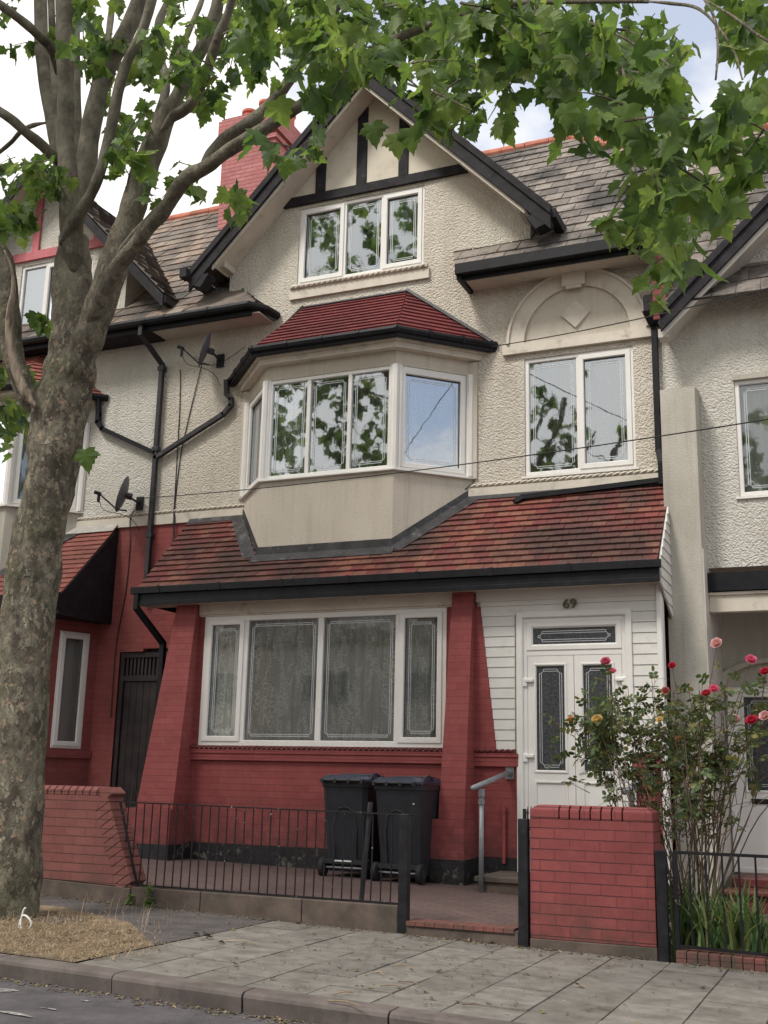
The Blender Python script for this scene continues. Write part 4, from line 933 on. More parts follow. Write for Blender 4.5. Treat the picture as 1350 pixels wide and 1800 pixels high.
w=MB(); q=[(-.0,1.42),(L2,1.42),(L2,1.53),(0,1.53)]; w.hexa([T2(0,1.42,.002),T2(L2,1.42,.002),T2(L2,1.42,.05),T2(0,1.42,.05)],[T2(0,1.53,.002),T2(L2,1.53,.002),T2(L2,1.53,.05),T2(0,1.53,.05)]); w.build('ledge','neighbour_brick',nb)

# ================================================================== RIGHT NEIGHBOUR
nr=thing('terraced_house',(2,0,0),'neighbouring grey roughcast house with a black gable board and an open white porch','house')
GS=.955
def gzr(x,l=0): return 6.93+GS*(x+2.03)+l
w=MB(); wall(w,F0,[(XR+.001,3.74),(8,3.74),(8,gzr(3)-.2),(3,gzr(3)-.2),(XR+.001,gzr(XR)-.12)],[(-1.285,.30,4.585,6.035)],.13)
w.build('wall','grey_roughcast',nr)
window(nr,F0,-1.285,.30,4.585,6.035,[(-1.285,-.5,False),(-.5,.30,True)],curtain='net',gl='glass',sill=.03)
w=MB(); w.box(-1.30,.32,-.03,-.001,6.036,6.10); w.build('window_head','grey_render',nr)
w=MB(); w.box(XR+.012,-1.70,-.40,-.001,-.3,5.88); w.hexa([(XR+.012,-.4,5.88),(-1.70,-.4,5.88),(-1.70,-.001,5.88),(XR+.012,-.001,5.88)],[(XR+.012,-.06,5.95),(-1.70,-.06,5.95),(-1.70,-.001,5.95),(XR+.012,-.001,5.95)]); w.build('wing_wall','grey_render',nr)
w=MB(); w.box(-1.699,-1.68,-.395,1.0,-.2,3.9); w.build('wing_wall_face','upvc_trim',nr)
g=MB(); yb=gzr(5)
for o0,o1,y0,y1 in ((-.02,-.30,YB-.045,YB-.001),(0,-.12,YB-.075,YB-.0455)):
    g.prism([(-2.06,y0,gzr(-2.06)+o0),(3,y0,gzr(3)+o0),(3,y0,gzr(3)+o1),(-2.06,y0,gzr(-2.06)+o1)],(0,y1-y0,0))
g.build('bargeboard','black_timber',nr,bev=.004)
g=MB(); g.prism([(-2.04,YB,gzr(-2.04)-.28),(3,YB,gzr(3)-.28),(3,YB,gzr(3)-.32),(-2.04,YB,gzr(-2.04)-.32)],(0,.47,0)); g.prism([(-2.04,YB+.001,gzr(-2.04)-.321),(3,YB+.001,gzr(3)-.321),(3,YB+.001,gzr(3)-.375),(-2.04,YB+.001,gzr(-2.04)-.375)],(0,.03,0)); g.box(-2.10,-1.98,-.42,-.25,6.55,6.66); g.build('gable_soffit','upvc_trim',nr)
rp=MB(); zn=lambda y:6.96+1.22*(y+.45)
tri_tiles(rp,[(-2.0,-.45,zn(-.45)),(8,-.45,zn(-.45)),(8,2.98,zn(2.98)),(-2.0,2.98,zn(2.98))],.325,.28,.018,.35); rr=rp.build('roof','tan_tiles',nr)
rp=MB(); tri_tiles(rp,[(-2.06,2.0,gzr(-2.06)),(-2.06,YB,gzr(-2.06)),(3,YB,gzr(3)),(3,3.5,gzr(3))],.325,.28,.018,.35); tri_tiles(rp,[(8.06,YB,gzr(-2.06)),(8.06,2,gzr(-2.06)),(3,3.5,gzr(3)),(3,YB,gzr(3))],.325,.28,.018,.35); rp.build('gable_roof','tan_tiles',rr)
rq=MB(); ridge(rq,(-1.95,2.98,zn(2.98)+.02),(8,2.98,zn(2.98)+.02)); rq.build('ridge','ridge_tile',rr)
rq=MB(); rq.prism([(-1.975,.5,zn(.5)),(-1.975,1.6,zn(1.6)),(-1.975,1.6,zn(1.6)+.22),(-1.975,.5,zn(.5)+.26)],(.05,0,0)); rq.build('verge_board','black_timber',rr)
# porch
w=MB(); w.box(-1.679,8,-.16,-.05,3.44,3.655); w.build('porch_gutter','gutter_black',nr)
w=MB(); w.box(-1.679,8,-.10,.02,3.20,3.435); w.box(-1.679,8,-.13,-.101,3.395,3.43); w.build('porch_beam','cream_trim',nr,bev=.006)
w=MB(); w.poly([(-1.68,1.0,-.2),(3,1.0,-.2),(3,1.0,3.75),(-1.68,1.0,3.75)]); w.poly([(-1.68,0,3.74),(8,0,3.74),(8,1.0,3.74),(-1.68,1.0,3.74)]); w.poly([(3,0,-.2),(3,1,-.2),(3,1,3.75),(3,0,3.75)]); w.poly([(3,0,-.2),(8,0,-.2),(8,0,3.75),(3,0,3.75)])
w.build('porch_wall','grey_render',nr)
TD=TF(1.0)
w=MB(TD); ring(w,-1.66,-.30,.25,2.42,.06,.0,.05); fo=w.build('door_frame','upvc',nr)
w=MB(TD); dbox(w,-1.60,-1.46,.3,2.36,.0,.03); dbox(w,-.80,-.36,.3,2.36,0,.03); dbox(w,-1.4595,-.8005,2.30,2.36,.0,.03); dbox(w,-1.4595,-.8005,.3,1.20,.0,.03); ring(w,-1.49,-.78,1.17,2.33,.03,.02,.042); w.build('door','upvc',nr)
w=MB(TD); dbox(w,-1.42,-.95,1.04,1.10,.031,.045); w.build('letterbox','black_paint',nr)
w=MB(TD); w.poly([(-1.46,1.2,.012),(-.8,1.2,.012),(-.8,2.3,.012),(-1.46,2.3,.012)]); w.build('pane','obscure_glass',nr)
w=MB(TD); lead_lines(w,-1.45,-.81,1.21,2.29,.014,.0055,.035,.05); w.build('leading','leading',nr)
w=MB()
for k in range(14):
    a,b=math.pi*k/14,math.pi*(k+1)/14; q=[(-.98+r_*math.cos(t)*1.0,.90,2.44+r_*math.sin(t)*.42) for r_,t in ((.68,a),(.80,a),(.80,b),(.68,b))]; w.prism(q,(0,.099,0))
w.build('door_arch','grey_render',nr)
w=MB(); w.box(-1.60,2.5,-.35,.98,-.3,.10); w.box(-1.64,2.5,-.40,.98,.101,.15); w.box(-1.60,2.5,.1,.98,.151,.25); w.build('step','step_red',nr,bev=.012)

# ================================================================== SATELLITE DISHES
def dish(loc,az,r,label):
    t=thing('satellite_dish',loc,label,'satellite dish','satellite dishes on the party wall'); L=Vector(loc)
    n=Vector((math.sin(az),-math.cos(az),.28)).normalized(); c=L+Vector((-.02,-.34,.05))
    m=MB(); prof=[(r*k/6,.10*r*2*(k/6)**2) for k in range(0,7)]; prof[0]=(.001,0)
    m.lathe(prof,c,n,26); 
    o=m.build('reflector','dish_metal',t,smooth=True); so_=o.modifiers.new('s','SOLIDIFY'); so_.thickness=.006
    m=MB(); b=c-n*.0; lo=c+Vector((0,0,-r*.8)); f=c+n*r*1.45+Vector((0,0,-r*.35)); m.tube([lo-n*.03,lo+n*.12+Vector((0,0,-.03)),f],.012,6); m.build('arm','pipe_grey',t)
    m=MB(); m.tube([f+n*.07,f-n*.03],.028,10); m.tube([f+Vector((0,0,-.02)),f+Vector((0,0,-.13))],.022,8); m.build('receiver','black_paint',t,smooth=False)
    m=MB(); m.tube([c-n*.01,c-n*.09],.05,8); m.box(L.x-.06,L.x+.06,L.y-.03,L.y-.001,L.z-.1,L.z+.1); m.tube([L+Vector((0,-.02,0)),c-n*.08+Vector((0,0,-.02))],.018,8); m.build('bracket','pipe_grey',t)
    m=MB(); m.tube(catmull([f+Vector((0,0,-.1)),f-n*.1+Vector((0,0,-.22)),lo+n*.05+Vector((0,0,-.08)),lo-n*.04+Vector((.03,.1,-.12)),(L.x+.02,-.012,L.z-.4)],5),.005,5); m.build('lead_wire','cable',t)
dish((-8.60,-.001,7.25),R(-60),.27,'upper of the two grey satellite dishes, under the left eaves beside the bay roof')
dish((-9.86,-.001,5.15),R(-62),.28,'lower of the two grey satellite dishes, above the passage door')
cw=MB(); cw.tube(catmull([Vector(q) for q in ((-9.95,-.02,5.05),(-9.99,-.045,4.9),(-9.98,-.012,4.5),(-9.99,-.012,3.9),(-10.05,-.012,3.4),(-10.09,-.02,2.95),(-10.08,-.02,2.0))],4),.007,5); cw.build('wall_cable','cable',nb)

# ================================================================== FRONT WALLS
YF=-4.60
def brickwall(name,x0,x1,zt,label,mat,slope=None,cap='old_wall_brick'):
    t=thing(name,((x0+x1)/2,YF+.11,gz((x0+x1)/2)),label,'garden wall')
    b=MB(); g0,g1=gz(x0),gz(x1)
    if slope:
        b.prism([(x0,YF,g0+.20),(slope[1],YF,.22),(slope[1]-(.03),YF,.26),(slope[0]+.02,YF,zt-.10),(slope[0]-.06,YF,zt-.081),(x0,YF,zt-.081)],(0,.22,0))
    else: b.box(x0,x1,YF,YF+.30,.06,zt-.105)
    b.build('brickwork',mat,t,bev=.004)
    f=MB()
    if slope: f.prism([(x0,YF-.012,g0-.1),(slope[1]+.0,YF-.012,gz(slope[1])-.1),(slope[1]+.0,YF-.012,.215),(x0,YF-.012,g0+.195)],(0,.24,0))
    else: f.prism([(x0-.002,YF-.010,g0-.1),(x1+.006,YF-.010,g1-.1),(x1+.006,YF-.010,.058),(x0-.002,YF-.010,.058)],(0,.32,0))
    f.build('footing','concrete',t,bev=.006)
    c=MB(); x=x0; d=.22 if slope else .30; xe=slope[0]-.06 if slope else x1
    first=True
    while x<xe-.01:
        wv=.0785
        if not slope and (x<x0+.05 or x>xe-.26): wv=.235 if x<x0+.05 else xe-x
        wv=min(wv,xe-x); l=0 if x>x0+.05 or slope else .05; rr=0 if x+wv<xe-.02 or slope else .05
        z0,z1=zt-(.08 if slope else .104),zt
        c.hexa([(x+.002,YF-.004,z0),(x+wv-.003,YF-.004,z0),(x+wv-.003,YF+d,z0),(x+.002,YF+d,z0)],[(x+.002,YF-.004,z1-.035),(x+wv-.003,YF-.004,z1-.035),(x+wv-.003,YF+d,z1-.035),(x+.002,YF+d,z1-.035)])
        c.hexa([(x+.002,YF-.004,z1-.0349),(x+wv-.003,YF-.004,z1-.0349),(x+wv-.003,YF+d,z1-.0349),(x+.002,YF+d,z1-.0349)],[(x+.004+l,YF+.04,z1),(x+wv-.005-rr,YF+.04,z1),(x+wv-.005-rr,YF+d-.03,z1),(x+.004+l,YF+d-.03,z1)])
        x+=wv+.004
    if slope:   # bricks laid along the ramped end
        p0=Vector((slope[0]+.0,0,zt-.02)); p1=Vector((slope[1]+.01,0,.24)); n=12
        d2=(p1-p0).normalized(); nn=Vector((-d2.z,0,d2.x)); 
        if nn.x<0: nn=-nn
        c.prism([(slope[0]-.056,YF-.006,zt-.08),(slope[0]-.056,YF-.006,zt-.01),(slope[0]+.02,YF-.006,zt-.0),(slope[0]+.09,YF-.006,zt-.06),(slope[0]+.015,YF-.006,zt-.12)],(0,.23,0))
        L_=(p1-p0).length
        for k in range(n):
            a=p0+d2*(L_*(k+.03)/n+.05); b2=p0+d2*(L_*(k+.985)/n+.05)
            if b2.z<.2: break
            q=[a-nn*.16+d2*.03,a+nn*.012,b2+nn*.012,b2-nn*.16+d2*.03]; c.prism([(v_.x,YF-.009,v_.z) for v_ in q],(0,.24,0))
    c.build('coping',cap,t,bev=.006); return t
brickwall('garden_wall',-14.0,-6.30,1.095,'low red brick wall with a sloping end, running left behind the tree','old_wall_brick',slope=(-6.66,-6.29))
brickwall('brick_pier',-2.562,-1.60,1.055,'square red brick pier between two black posts, in front of the rose bush','wall_brick',cap='wall_brick')
t=thing('dwarf_wall',(-5,YF+.07,0),'low concrete wall with the chipped black railings standing on it','garden wall')
m=MB(); xs=[-6.285,-5.55,-4.55,-3.67]
for a,b in zip(xs,xs[1:]): m.hexa([(a,YF,gz(a)-.1),(b-.006,YF,gz(b)-.1),(b-.006,YF+.15,gz(b)-.1),(a,YF+.15,gz(a)-.1)],[(a,YF,.225),(b-.006,YF,.225),(b-.006,YF+.15,.225),(a,YF+.15,.225)])
m.build('concrete_block','concrete',t,bev=.008)
t=thing('dwarf_wall',(0,YF+.07,0),'low red brick kerb under the right-hand railings','garden wall')
m=MB(); x=-1.46
while x<5: m.hexa([(x,YF-.02,gz(x)-.1),(x+.074,YF-.02,gz(x)-.1),(x+.074,YF+.16,gz(x)-.1),(x,YF+.16,gz(x)-.1)],[(x,YF-.02,gz(x)+.085),(x+.074,YF-.02,gz(x)+.085),(x+.074,YF+.16,gz(x)+.085),(x,YF+.16,gz(x)+.085)]); x+=.0785
m.build('brick_course','old_wall_brick',t,bev=.005)
# railings
t=thing('railing',(-5,YF+.06,.24),'chipped black iron railings with a slanted left end between wall and gate post','railing')
m=MB(); ry=YF+.06; m.hexa([(-6.53,ry-.012,.958),(-3.56,ry-.012,.934),(-3.56,ry+.012,.934),(-6.53,ry+.012,.958)],[(-6.53,ry-.012,.970),(-3.56,ry-.012,.946),(-3.56,ry+.012,.946),(-6.53,ry+.012,.970)]); m.build('top_rail','iron_rail',t)
m=MB(); m.hexa([(-6.27,ry-.014,.232),(-3.66,ry-.014,.228),(-3.66,ry+.014,.228),(-6.27,ry+.014,.232)],[(-6.27,ry-.014,.246),(-3.66,ry-.014,.242),(-3.66,ry+.014,.242),(-6.27,ry+.014,.246)]); m.build('bottom_rail','iron_rail',t)
m=MB(); m.tube([(-6.52,ry,.965),(-6.265,ry,.24)],.012,4); m.build('end_bar','iron_rail',t)
x=-6.42
while x<-3.68:
    zb_=.24 if x>-6.27 else .24+(-6.265-x)*2.84
    m=MB(); m.tube([(x,ry,.955-(x+6.5)*.008),(x+random.uniform(-.003,.003),ry+random.uniform(-.004,.004),.6),(x-.004,ry,zb_)],.0065,6); m.build('bar','iron_rail',t); x+=.0885
t=thing('railing',(0,YF+.06,.08),'black metal railings in a square frame beside the rose bush','railing')
m=MB(); m.hexa([(-1.47,ry-.014,.728),(5,ry-.014,.728),(5,ry+.014,.728),(-1.47,ry+.014,.728)],[(-1.47,ry-.014,.750),(5,ry-.014,.750),(5,ry+.014,.750),(-1.47,ry+.014,.750)]); m.build('top_rail','iron_rail',t)
m=MB(); m.hexa([(-1.47,ry-.014,gz(-1.47)+.10),(5,ry-.014,gz(5)+.10),(5,ry+.014,gz(5)+.10),(-1.47,ry+.014,gz(-1.47)+.10)],[(-1.47,ry-.014,gz(-1.47)+.12),(5,ry-.014,gz(5)+.12),(5,ry+.014,gz(5)+.12),(-1.47,ry+.014,gz(-1.47)+.12)]); m.build('bottom_rail','iron_rail',t)
m=MB(); m.box(-1.475,-1.44,ry-.016,ry+.016,.05,.735); m.build('end_bar','iron_rail',t)
x=-1.35
while x<4.9:
    m=MB(); m.tube([(x,ry,.735),(x,ry,gz(x)+.11)],.0085,6); m.build('bar','iron_rail',t) if x<1.2 else None; x+=.118
# gate posts
def post(x0,x1,zt,label,dy=.075):
    p=MB(); p.box(x0,x1,YF-.03,YF-.03+dy,gz(x0)-.1,zt); p.world=False
    o=p.build('gate_post','black_paint',None,bev=.004); return tag(o,label,'gate post','black metal gate posts')
post(-3.665,-3.585,.948,'square black metal post at the right end of the chipped railings'); post(-2.652,-2.574,.945,'square black metal post against the left side of the brick pier'); post(-1.585,-1.51,.752,'square black metal post between the brick pier and the right-hand railings')
# gate swung open behind the pier-side post
t=thing('garden_gate',(-2.60,YF+.5,.1),'narrow black metal gate swung open behind the post beside the brick pier','gate')
m=MB(); gx=-2.625
m.box(gx-.012,gx+.012,YF+.06,YF+.085,.12,1.02); m.box(gx-.012,gx+.012,YF+.84,YF+.865,.12,1.02); m.box(gx-.012,gx+.012,YF+.086,YF+.839,.85,.872); m.box(gx-.012,gx+.012,YF+.086,YF+.839,.16,.182); m.build('gate_frame','iron_rail',t)
for k in range(7):
    y=YF+.16+k*.098; m=MB(); m.tube([(gx,y,.17),(gx,y,.98)],.007,6); m.tube([(gx,y,.98),(gx,y+.01,1.04)],[.012,.002],6); m.build('bar','iron_rail',t)
# low railing by the passage
t=thing('railing',(-9.3,-1.0,.2),'short low black railing in front of the passage door','railing')
m=MB(); m.box(-9.55,-8.82,-1.01,-.99,1.0,1.02); m.box(-9.55,-8.82,-1.01,-.99,.28,.30); m.build('rail','iron_rail',t)
x=-9.5
while x<-8.82: m=MB(); m.tube([(x,-1,.22),(x,-1,1.0)],.008,6); m.build('bar','iron_rail',t); x+=.1
# stub tube behind the rail
m=MB(); m.tube([(-4.05,YF+.1,.2),(-3.985,YF+.1,1.03)],.022,10); o=m.build('stub_post','pipe_grey'); tag(o,'short grey tube standing just behind the right end of the chipped railings','tube')
# handrails
def handrail(x,label,rx=-.0,ylo=-1.95):
    t=thing('handrail',(x,ylo,.13),label,'handrail','grey tubular handrails by the front steps')
    m=MB(); m.tube([(x,ylo+.12,cz(x)),(x,ylo+.12,1.09)],.025,12); m.build('post','galvanised',t,smooth=True)
    m=MB(); m.tube([(x-.045,ylo-.03,1.155),(x+.02,YG-.03,1.335)],.029,12); m.build('rail','galvanised',t,smooth=True)
    m=MB(); m.tube([(x,ylo+.12,1.07),(x,ylo+.12,1.15)],.034,12); m.tube([(x-.028,ylo+.12,1.135),(x+.034,ylo+.12,1.135)],.012,8); m.tube([(x,ylo+.12,.99),(x,ylo+.12,1.04)],.033,12); m.build('joint','galvanised',t)
    m=MB(); m.box(x-.03,x+.07,YG-.022,YG-.001,1.26,1.41); m.tube([(x+.015,YG-.06,1.33),(x+.02,YG-.022,1.335)],.04,10); m.build('wall_plate','galvanised',t)
handrail(-3.885,'grey tubular handrail on the left of the front door steps'); handrail(-2.30,'grey tubular handrail on the right of the front door, half hidden by the rose bush')

# ================================================================== BINS
def bin_(x,y,rot,label):
    t=thing('wheelie_bin',(x,y,cz(x)),label,'wheelie bin','black wheelie bins'); t.rotation_euler=(0,0,0)
    Rm=Matrix.Rotation(rot,3,'Z'); B=Vector((x,y,cz(x)))
    T=lambda a,b,c:tuple(B+Rm@Vector((a*1.03,b,c*1.045)))
    m=MB(T)
    def lo(w,d,z,r=.05,yo=0): return [(-w/2+r,-d/2+yo,z),(w/2-r,-d/2+yo,z),(w/2,-d/2+r+yo,z),(w/2,d/2-r+yo,z),(w/2-r,d/2+yo,z),(-w/2+r,d/2+yo,z),(-w/2,d/2-r+yo,z),(-w/2,-d/2+r+yo,z)]
    rings=[lo(.44,.46,.06,yo=.05),lo(.465,.50,.20,yo=.035),lo(.50,.56,.55,yo=.02),lo(.535,.62,.94,yo=0),lo(.56,.65,.945,yo=0),lo(.565,.66,1.0,yo=0)]
    i=0
    for q in rings: m.v+=[T(*p) for p in q]
    for k in range(len(rings)-1):
        for j in range(8): a=k*8+j; b=k*8+(j+1)%8; m.f.append((a,b,b+8,a+8))
    m.f.append(tuple(range(8))[::-1])
    # moulded arch panel and ribs on the wheel side
    m2=[]; 
    for sx in (-1,1): m.tube([(sx*.13,-.235,.16),(sx*.14,-.262,.5),(sx*.115,-.275,.66),(sx*.06,-.283,.72),(0,-.285,.735)],[.012]*5,6)
    m.box(-.235,.235,-.25,-.18,.14,.19)
    m.T=T
    body=m.build('body','bin_plastic',t,smooth=False)
    # lid
    l=MB(T); a=lo(.585,.70,1.003,.04); b=lo(.59,.70,1.03,.04); c=lo(.50,.60,1.075,.08,.02); 
    for q in (a,b,c): l.v+=[T(*p) for p in q]
    for k in range(2):
        for j in range(8): p_=k*8+j; q_=k*8+(j+1)%8; l.f.append((p_,q_,q_+8,p_+8))
    l.f.append(tuple(range(16,24))); l.f.append(tuple(range(8))[::-1])
    l.box(-.2,.2,.05,.30,1.0755,1.088)
    l.build('lid','bin_lid',t,bev=.006)
    h=MB(T); h.tube([(-.24,-.375,1.015),(.24,-.375,1.015)],.014,8)
    for s_ in (-.235,-.08,.08,.235): h.box(s_-.016,s_+.016,-.395,-.33,.985,1.03)
    for sx in (-1,1): h.tube(catmull([Vector(T(sx*.18,-.33,1.03)),Vector(T(sx*.24,-.37,1.075)),Vector(T(sx*.275,-.345,1.05)),Vector(T(sx*.28,-.30,1.01))],4),.011,6) if False else None
    h.build('handle','bin_plastic',t,bev=.003)
    h=MB()
    h.tube(catmull([Vector(T(.285,-.30,1.0)),Vector(T(.30,-.22,1.075)),Vector(T(.30,-.10,1.09)),Vector(T(.29,0.02,1.05))],4),.013,6); h.build('grab_loop','bin_lid',t)
    for sx in (-1,1):
        w=MB(T); c0=Vector((sx*.262,-.21,.10)); 
        w.tube([c0-Vector((.03,0,0)),c0-Vector((.024,0,0)),c0+Vector((.024,0,0)),c0+Vector((.03,0,0))],[.085,.1,.1,.085],22); wo_=w.build('wheel','rubber',t)
        w=MB(T); w.tube([c0-Vector((.034,0,0)),c0+Vector((.034,0,0))],.05,14); w.build('hub','bin_plastic',wo_)
    w=MB(T); w.tube([(-.24,-.21,.10),(.24,-.21,.10)],.012,8); w.build('axle','galvanised',t)
    # white label strip low on the body
    w=MB(T); w.box(-.11,.09,-.2505-.012,-.2502,.165,.178) if x<-5.3 else w.box(.2,.215,-.31,-.30,.80,.812); w.build('label_strip','white_thing',body)
bin_(-5.60,-1.32,R(2),'black wheelie bin standing on the left, with a bluish lid'); bin_(-4.90,-1.40,R(-3),'black wheelie bin standing on the right, next to the brick buttress')

# ================================================================== STREET TREE
rt=random.Random(11)
TY=-5.95
tree=thing('plane_tree',(-6.55,TY,gz(-6.5)),'large street tree with mottled bark and lobed leaves, in front of the neighbouring house','tree')
def limb(pts,y0,y1,name='limb',mat='bark',n=14,par=None,sub=6,wk=1.0):
    """pts: photo survey u,v,width; the limb drifts from depth y0 to y1"""
    P=[];Rr=[]; m=len(pts)
    for i,(u,v,wd) in enumerate(pts):
        y=y0+(y1-y0)*i/max(1,m-1); p=at(u,v,1,y); d=(p-CP).dot(FW); P.append(p); Rr.append(wd*wk/2*d/FPX)
    if name!='trunk': Rr[0]*=.35; Rr[1]*=.92
    Q=catmull(P,sub); RR=[]
    for i in range(m-1):
        for k in range(sub): RR.append(Rr[i]+(Rr[i+1]-Rr[i])*k/sub)
    RR.append(Rr[-1]); ph=[rt.uniform(0,6) for _ in range(6)]
    f=lambda k,j: .055*math.sin(j*2*math.pi/n*2+ph[0]+k*.23)+.04*math.sin(j*2*math.pi/n*3+ph[1]-k*.4)+.035*math.sin(k*.9+ph[2])+rt.uniform(-.02,.02)
    b=MB(); b.tube(Q,RR,n,rnd=f); o=b.build(name,mat,par or tree,smooth=True); return o,Q
trunk,_=limb([(-20,1680,185),(-10,1645,150),(4,1600,124),(18,1520,110),(28,1400,100),(42,1200,96),(53,1050,95),(66,950,93),(82,880,93),(96,800,95),(110,700,97),(126,640,96),(131,590,86),(128,530,72),(127,470,68),(131,420,58)],TY,TY+.1,'trunk',n=28,sub=8,wk=.95)
T0=TY+.05
limbs=[
 ([(130,480,40),(127,430,42),(124,370,40),(118,280,32),(116,200,30),(114,110,29),(112,0,27),(110,-120,24)],T0-.05,T0-.6,14),
 ([(122,400,34),(109,300,28),(98,240,28),(84,170,26),(76,110,24),(72,50,23),(70,-80,20)],T0+.2,T0+.9,12),
 ([(112,330,24),(106,250,18),(100,170,15),(93,90,14),(90,0,13),(88,-80,11)],T0,T0+.3,10),
 ([(140,330,24),(136,240,20),(134,150,17),(133,70,16),(132,-60,14)],T0+.25,T0+1.0,10),
 ([(134,420,36),(143,350,34),(153,280,34),(162,215,33),(176,150,32),(200,100,31),(225,50,29),(246,0,27),(268,-70,24)],T0+.05,T0+.3,14),
 ([(105,430,18),(125,395,22),(150,358,21),(170,318,20),(186,270,20),(197,215,19),(208,160,19),(225,105,18),(248,60,18),(267,0,17),(280,-60,15)],T0-.22,T0-.5,10),
 ([(112,300,22),(98,280,21),(70,252,20),(43,230,18),(10,203,17),(-60,160,15)],T0-.05,T0-.9,10),
 ([(100,130,18),(90,86,18),(65,60,17),(40,38,17),(0,8,15),(-60,-30,12)],T0-.2,T0-1.2,10),
 ([(85,215,10),(60,220,9),(38,230,8),(20,250,8),(-10,275,7)],T0+.5,T0+1.2,8),
 ([(172,160,14),(180,128,13),(188,85,12),(193,45,11),(200,-20,10)],T0+.2,T0+.8,8),
 ([(140,660,66),(156,600,60),(172,550,56),(188,500,50),(205,450,48),(222,400,47),(238,350,47),(254,300,45),(272,252,40),(292,207,33),(312,168,25),(335,120,23),(360,75,22),(378,25,22),(392,-50,20)],T0-.02,T0-.2,14),
 ([(285,230,22),(305,205,20),(328,190,20),(348,163,18),(362,130,18),(374,92,17),(388,55,16),(402,20,15),(415,-40,14)],T0-.2,T0-.7,10),
 ([(262,250,22),(276,210,18),(288,172,16),(292,142,15),(284,108,14),(277,70,14),(281,35,14),(296,0,13),(312,-50,11)],T0+.1,T0+.7,9),
 ([(290,145,12),(304,115,11),(317,90,11),(333,52,10),(350,14,10),(365,-30,8)],T0+.3,T0+.9,8),
 ([(150,580,40),(168,545,32),(184,510,29),(206,470,27),(234,435,27),(262,400,26),(285,375,25),(310,335,25),(335,308,27),(360,295,26),(392,272,24),(425,250,24),(462,228,23),(500,203,22),(540,178,21),(580,156,20),(612,125,20),(655,92,18),(700,67,17),(750,46,15),(800,26,13),(860,10,12),(930,4,11),(1030,2,9),(1140,2,8)],T0-.1,T0-1.6,12),
 ([(352,298,24),(372,268,23),(400,240,22),(440,216,22),(478,180,21),(508,142,21),(530,105,20),(548,72,19),(572,35,18),(600,0,17),(630,-50,14)],T0-.4,T0-.2,10),
 ([(198,478,18),(216,440,17),(242,408,16),(272,376,15),(298,350,14),(322,322,13)],T0-.25,T0-.5,8),
 ([(70,730,46),(50,700,42),(34,660,39),(22,620,38),(16,570,38),(14,520,37),(12,480,34),(0,440,30),(-30,400,26)],T0-.1,T0-.5,12),
 ([(392,60,10),(430,45,11),(470,35,9),(520,10,7),(560,-20,5)],T0-.6,T0-1.2,7),
 ([(1130,2,8),(1180,6,7),(1225,14,6),(1260,45,5),(1290,90,4),(1305,140,3)],T0-1.6,T0-2.2,6),
 ([(880,8,8),(960,30,7),(1010,38,6),(1060,50,6),(1085,95,5),(1100,150,5),(1096,200,4),(1110,262,4),(1122,330,3.5),(1125,400,3),(1124,455,2.5)],T0-1.4,T0-1.9,6),
 ([(1060,50,5),(1110,75,5),(1150,120,4),(1165,190,4),(1180,260,3)],T0-1.7,T0-1.9,6),
 ([(700,67,8),(690,30,7),(715,-10,6)],T0-1.2,T0-.9,6),
 ([(640,100,6),(700,140,5),(770,165,4),(830,195,3)],T0-1.1,T0-1.5,6),
 ([(1225,-20,8),(1255,30,6),(1262,85,5),(1258,140,4)],T0-2.6,T0-2.8,6),
 ([(1240,0,6),(1290,30,6),(1330,60,5),(1380,90,5)],T0-2.2,T0-2.4,6),
]
for L_ in limbs: limb(L_[0],L_[1],L_[2],n=L_[3])
# the torn strip of bare wood on the left limb
limb([(63,716,22),(46,692,22),(32,662,20),(22,625,19),(17,585,17),(18,545,14),(24,505,9),(20,470,5),(8,440,4)],T0-.30,T0-.62,'bare_wood','bare_wood',n=10,wk=.9)
LEAF=[(0,0),(.16,-.07),(.40,-.06),(.35,.08),(.47,.13),(.62,.34),(.47,.33),(.44,.42),(.33,.42),(.34,.60),(.22,.62),(.17,.78),(.08,.86),(0,1.06)]
def leaf(mb,p,size,down,side,cup=.25):
    """lobed leaf: stalk end at p, tip towards `down`, folded along its midrib"""
    d=down.normalized(); s=(side-d*side.dot(d)).normalized(); n=d.cross(s); i=len(mb.v)
    def V(x,y):
        z=-cup*abs(x)-.22*y*y+.05*math.sin(9*x+7*y); return tuple(p+(s*x+d*y+n*z)*size)
    mb.v.append(V(0,.30)); k=len(LEAF)
    for x,y in LEAF: mb.v.append(V(x,y))
    for x,y in LEAF[-2:0:-1]: mb.v.append(V(-x,y))
    m=2*k-2
    for j in range(m): mb.f.append((i,i+1+j,i+1+(j+1)%m))
crown=MB(); crown.noweld=True; twigs=MB()
def spray(c,length,nl,size,r=rt):
    """a drooping twig with its leaves"""
    az=r.uniform(0,6.283); el=r.uniform(-1.1,.2); d=Vector((math.cos(az)*math.cos(el),math.sin(az)*math.cos(el),math.sin(el)))
    pts=[c+d*(length*t)+Vector((0,0,-.25*length*t*t)) for t in (0,.35,.7,1)]
    twigs.tube(pts,[.007,.005,.004,.002],4,cap=False)
    for k in range(nl):
        t=(k+.6)/nl; b=pts[0].lerp(pts[3],t)+Vector((r.uniform(-.07,.07),r.uniform(-.07,.07),r.uniform(-.09,.05)))
        a2=r.uniform(0,6.283); dn=Vector((math.cos(a2)*.55,math.sin(a2)*.55,-r.uniform(.35,1.25))); sd=Vector((r.gauss(0,1),r.gauss(0,1),r.gauss(0,.45)))
        leaf(crown,b,size*r.uniform(.62,1.15),dn,sd,r.uniform(.1,.4))
